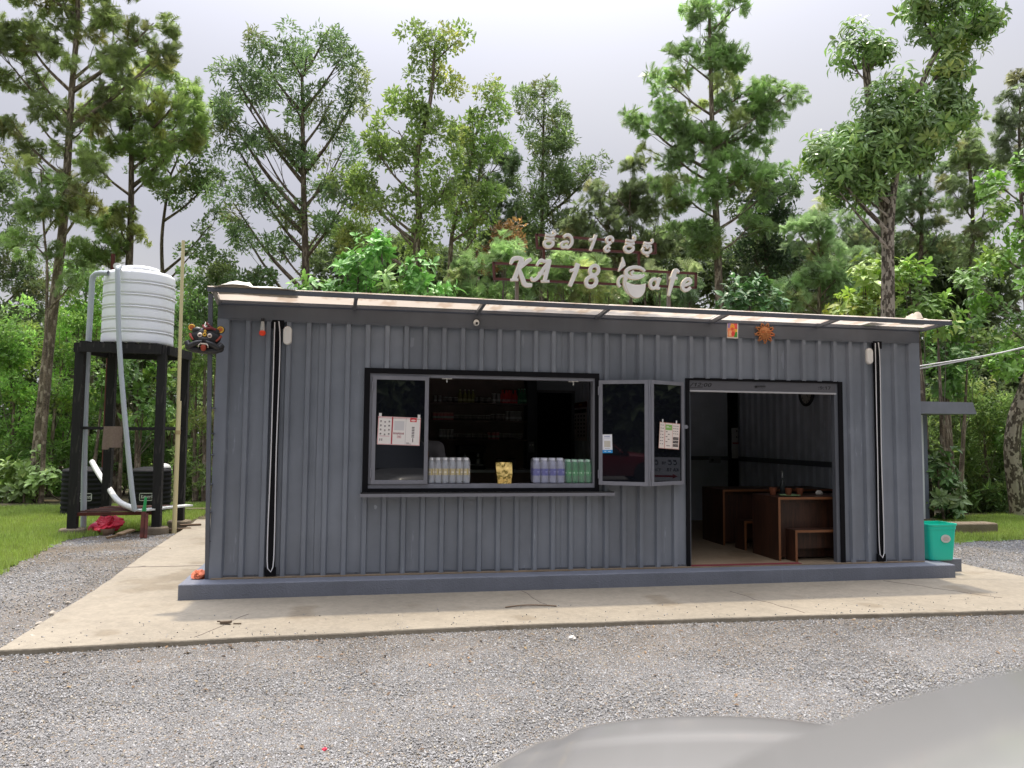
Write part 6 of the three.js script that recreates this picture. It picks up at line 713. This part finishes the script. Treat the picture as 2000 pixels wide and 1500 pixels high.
plant({ label: 'thin double stemmed young tree left of the pale leaning trunk', kind: 'oak', d: 16.8, r0: 0.055, r1: 0.015, bark: M.bark, trunk: [[84, 900], [90, 640], [92, 520], [86, 450], [80, 330]], blobs: [[85, 335, 40, 22, 0, 0.6], [60, 400, 40, 25, 0, 0.6], [115, 420, 40, 25, 0, 0.6], [150, 540, 36, 30], [60, 470, 34, 24, 0, 0.6]], tint: [0.295, 0.426, 0.134] });
// shrubs
const shrub = (label, kind, d, blobs, more = {}) => plant({ name: 'shrub', cat: 'shrub', label, kind, d, blobs, ...more });
shrub('bright broad leaved bush rising above the canopy left of the middle', 'broad', 14.6, [[745, 480, 26, 24], [700, 520, 30, 24], [760, 540, 55, 36], [680, 560, 46, 26], [820, 525, 30, 30], [835, 560, 46, 24], [615, 570, 30, 16], [730, 575, 60, 22]], { leaf: 0.82, dens: 1.4 * 1.25, tint: [0.262, 0.571, 0.126] });
shrub('feathery bush above the canopy under the left end of the sign', 'oak', 15.5, [[930, 540, 50, 40], [880, 570, 40, 26], [985, 520, 40, 40], [1010, 570, 46, 30], [950, 585, 50, 18]], { tint: [0.288, 0.433, 0.154], dens: 1.2 });
shrub('feathery bush above the canopy under the middle of the sign', 'oak', 15.8, [[1100, 560, 50, 32], [1070, 510, 40, 34], [1150, 540, 46, 36], [1190, 570, 46, 28]], { tint: [0.327, 0.460, 0.172], dens: 1.2 });
shrub('loose feathery bush under the letters at the right end of the sign', 'oak', 16, [[1260, 575, 40, 28], [1310, 585, 40, 20], [1290, 540, 40, 30], [1345, 550, 26, 36]], { tint: [0.251, 0.378, 0.172], dens: 0.9 });
shrub('small glossy bush on the canopy line right of the feathery trunk', 'broad', 15, [[1465, 580, 34, 24], [1440, 595, 26, 14], [1500, 600, 26, 14]], { tint: [0.126, 0.307, 0.076], leaf: 0.82, dens: 1.4 * 1.3 });
shrub('yellow green broad leaved bush left of the thick mottled trunk', 'broad', 15.2, [[1690, 560, 36, 30], [1670, 600, 40, 24], [1705, 610, 30, 24], [1715, 540, 26, 30]], { tint: [0.399, 0.571, 0.102], leaf: 0.82, dens: 1.4 * 1.25 });
shrub('broad leaved bush right of the thick mottled trunk above the canopy end', 'broad', 15, [[1775, 545, 40, 28], [1790, 600, 46, 30], [1830, 620, 40, 30], [1770, 620, 30, 24]], { tint: [0.274, 0.461, 0.090], leaf: 0.82, dens: 1.4 * 1.2 });
shrub('leafy bush beside the canopy end over the white cables', 'broad', 15.4, [[1850, 660, 46, 34], [1830, 700, 46, 30], [1890, 700, 46, 30], [1850, 740, 50, 30]], { tint: [0.178, 0.373, 0.076], leaf: 0.82, dens: 1.4 * 1.2 });
shrub('dark tangled shrub behind the grey awning at the right', 'willow', 17, [[1850, 780, 60, 40], [1920, 800, 50, 46], [1840, 860, 50, 46], [1910, 880, 60, 46], [1860, 940, 60, 46], [1930, 960, 50, 46], [1870, 1000, 60, 30], [1960, 840, 40, 50]], { tint: [0.234, 0.349, 0.102], dens: 1.1 });
shrub('low leafy shrub at the foot of the outbuilding wall', 'broad', 14.4, [[1835, 960, 22, 34], [1850, 1000, 34, 24], [1830, 910, 14, 24]], { tint: [0.159, 0.307, 0.090], dens: 1.0, leaf: 0.8 });
shrub('shrub around the foot of the mottled leaning trunk', 'willow', 16.5, [[1960, 980, 50, 40], [2010, 940, 50, 60], [2000, 1020, 40, 16], [1990, 860, 40, 50]], { tint: [0.213, 0.365, 0.102], dens: 1 });
shrub('green leafy shrub at the far left edge above the lawn', 'small', 18.5, [[20, 640, 50, 46], [30, 720, 50, 46], [-10, 800, 60, 60], [40, 800, 40, 46], [10, 880, 50, 46], [50, 930, 40, 46], [10, 970, 50, 30]], { tint: [0.293, 0.509, 0.121], dens: 1.15 });
shrub('low yellowish creeper leaves at the foot of the pale leaning trunk', 'broad', 17.0, [[30, 950, 36, 36], [50, 905, 26, 30], [40, 985, 46, 14], [95, 960, 20, 34]], { tint: [0.274, 0.417, 0.102], dens: 0.9, leaf: 0.9 });
shrub('shrub between the pale leaning trunk and the black stand', 'small', 19, [[130, 660, 46, 50], [150, 740, 46, 46], [125, 820, 46, 46], [140, 900, 46, 46], [125, 965, 40, 30]], { tint: [0.330, 0.554, 0.127], dens: 1.15 });
shrub('sunlit bush framed by the legs of the stand', 'broad', 18.4, [[270, 720, 46, 40], [240, 765, 40, 36], [310, 745, 36, 40], [280, 800, 50, 36], [200, 750, 30, 40]], { tint: [0.253, 0.484, 0.090], leaf: 0.82, dens: 1.4 * 1.1 });
shrub('dark undergrowth shrub low behind the black tanks', 'small', 19.5, [[200, 850, 50, 46], [270, 870, 50, 46], [330, 850, 46, 50], [220, 930, 50, 46], [300, 940, 60, 46], [340, 780, 36, 46]], { tint: [0.182, 0.331, 0.086], dens: 1.1 });
shrub('mixed shrub in the gap between the stand and the hut', 'willow', 18, [[385, 720, 36, 36], [400, 790, 40, 40], [380, 860, 36, 46], [400, 930, 40, 46], [370, 970, 40, 30], [420, 690, 40, 30]], { tint: [0.314, 0.454, 0.138], dens: 1.1 });
shrub('dark bush behind the left end of the canopy', 'small', 18, [[470, 545, 46, 26], [520, 560, 36, 20], [430, 560, 36, 30], [400, 600, 40, 40], [380, 650, 36, 40]], { tint: [0.164, 0.279, 0.086], dens: 1.1 });
shrub('leafy shrub behind the white tank at its left side', 'small', 20, [[170, 560, 46, 40], [150, 620, 40, 40], [190, 640, 36, 40], [340, 640, 30, 40], [370, 570, 36, 40]], { tint: [0.330, 0.554, 0.143], dens: 1.1 });
shrub('small patch of rusty orange leaves left of the upper sign rail', 'small', 17.5, [[985, 490, 26, 16], [1000, 470, 14, 14], [965, 505, 14, 10]], { tint: [0.314, 0.196, 0.069], dens: 0.8 });
// the wood beyond, reading as one mass, and the one across the car park that the dark panes mirror
function woods(label, blobs, kind, tint, big = 1) { const K = KIND[kind], L = []; for (const [c, rx, ry, rz, n] of blobs) for (let i = 0; i < n; i++) { const a = dirIn(Math.PI), r = 0.4 + 0.6 * Math.sqrt(rnd()), p = V(c.x + a.x * rx * r, c.y + a.y * ry * r, c.z + a.z * rz * r); if (p.y < YG) continue; Q.setFromUnitVectors(UPV, dirIn(1.5)); const z = rr(0.6, 1.3); L.push([mat4(p, Q, rr(1.6, 2.6) * big), S(tint[0] * z, tint[1] * z, tint[2] * z)]); } const m = instanced(numbered('woods'), K.geos[0], LM[kind], L); tag(m, label, 'woods', null, 'stuff'); }
woods('far wood seen as a dark mass behind the shrubs at both sides', [...[0, 90, 190, 290, 380].map((x, i) => [at(x, 800, 27), 2.4, 3.4, 1.6, 420]), ...[1830, 1910, 2000, 2080].map((x) => [at(x, 820, 25), 2.2, 2.8, 1.6, 420]), ...[700, 800, 900, 1000, 1100, 1210, 1310, 1480, 1580, 1700, 1800, 1890].map((x, i) => [at(x, 540 + (i % 3) * 18, 30), 2.0, 1.7, 1.6, 340])], 'small', [0.15, 0.215, 0.075]);
woods('dark wood across the car park mirrored in the window panes', [...Array.from({ length: 13 }, (_, i) => [V(-26 + i * 5, rr(3.5, 5), rr(24, 30)), 4, rr(4, 6), 3, 1300]), ...Array.from({ length: 5 }, (_, i) => [V(rr(24, 27), rr(3, 4.5), -8 + i * 5), 3, 5, 3.5, 1300])], 'broad', [0.13, 0.19, 0.06], 1.6);
{ const g = []; for (let i = 0; i < 26; i++) { const x = rr(-28, 38), z = rr(22, 30); g.push(limb([V(x, YG, z), V(x + rr(-0.3, 0.3), 4, z), V(x + rr(-0.6, 0.6), 8, z)], 0.16, 0.06, 4, 6)); } tag(part('woods_trunks', g, M.barkDark), 'trunks of the dark wood across the car park mirrored in the panes', 'woods', null, 'stuff'); }
console.log('leaf clusters', nLeaf);
renderer.render(scene, camera);
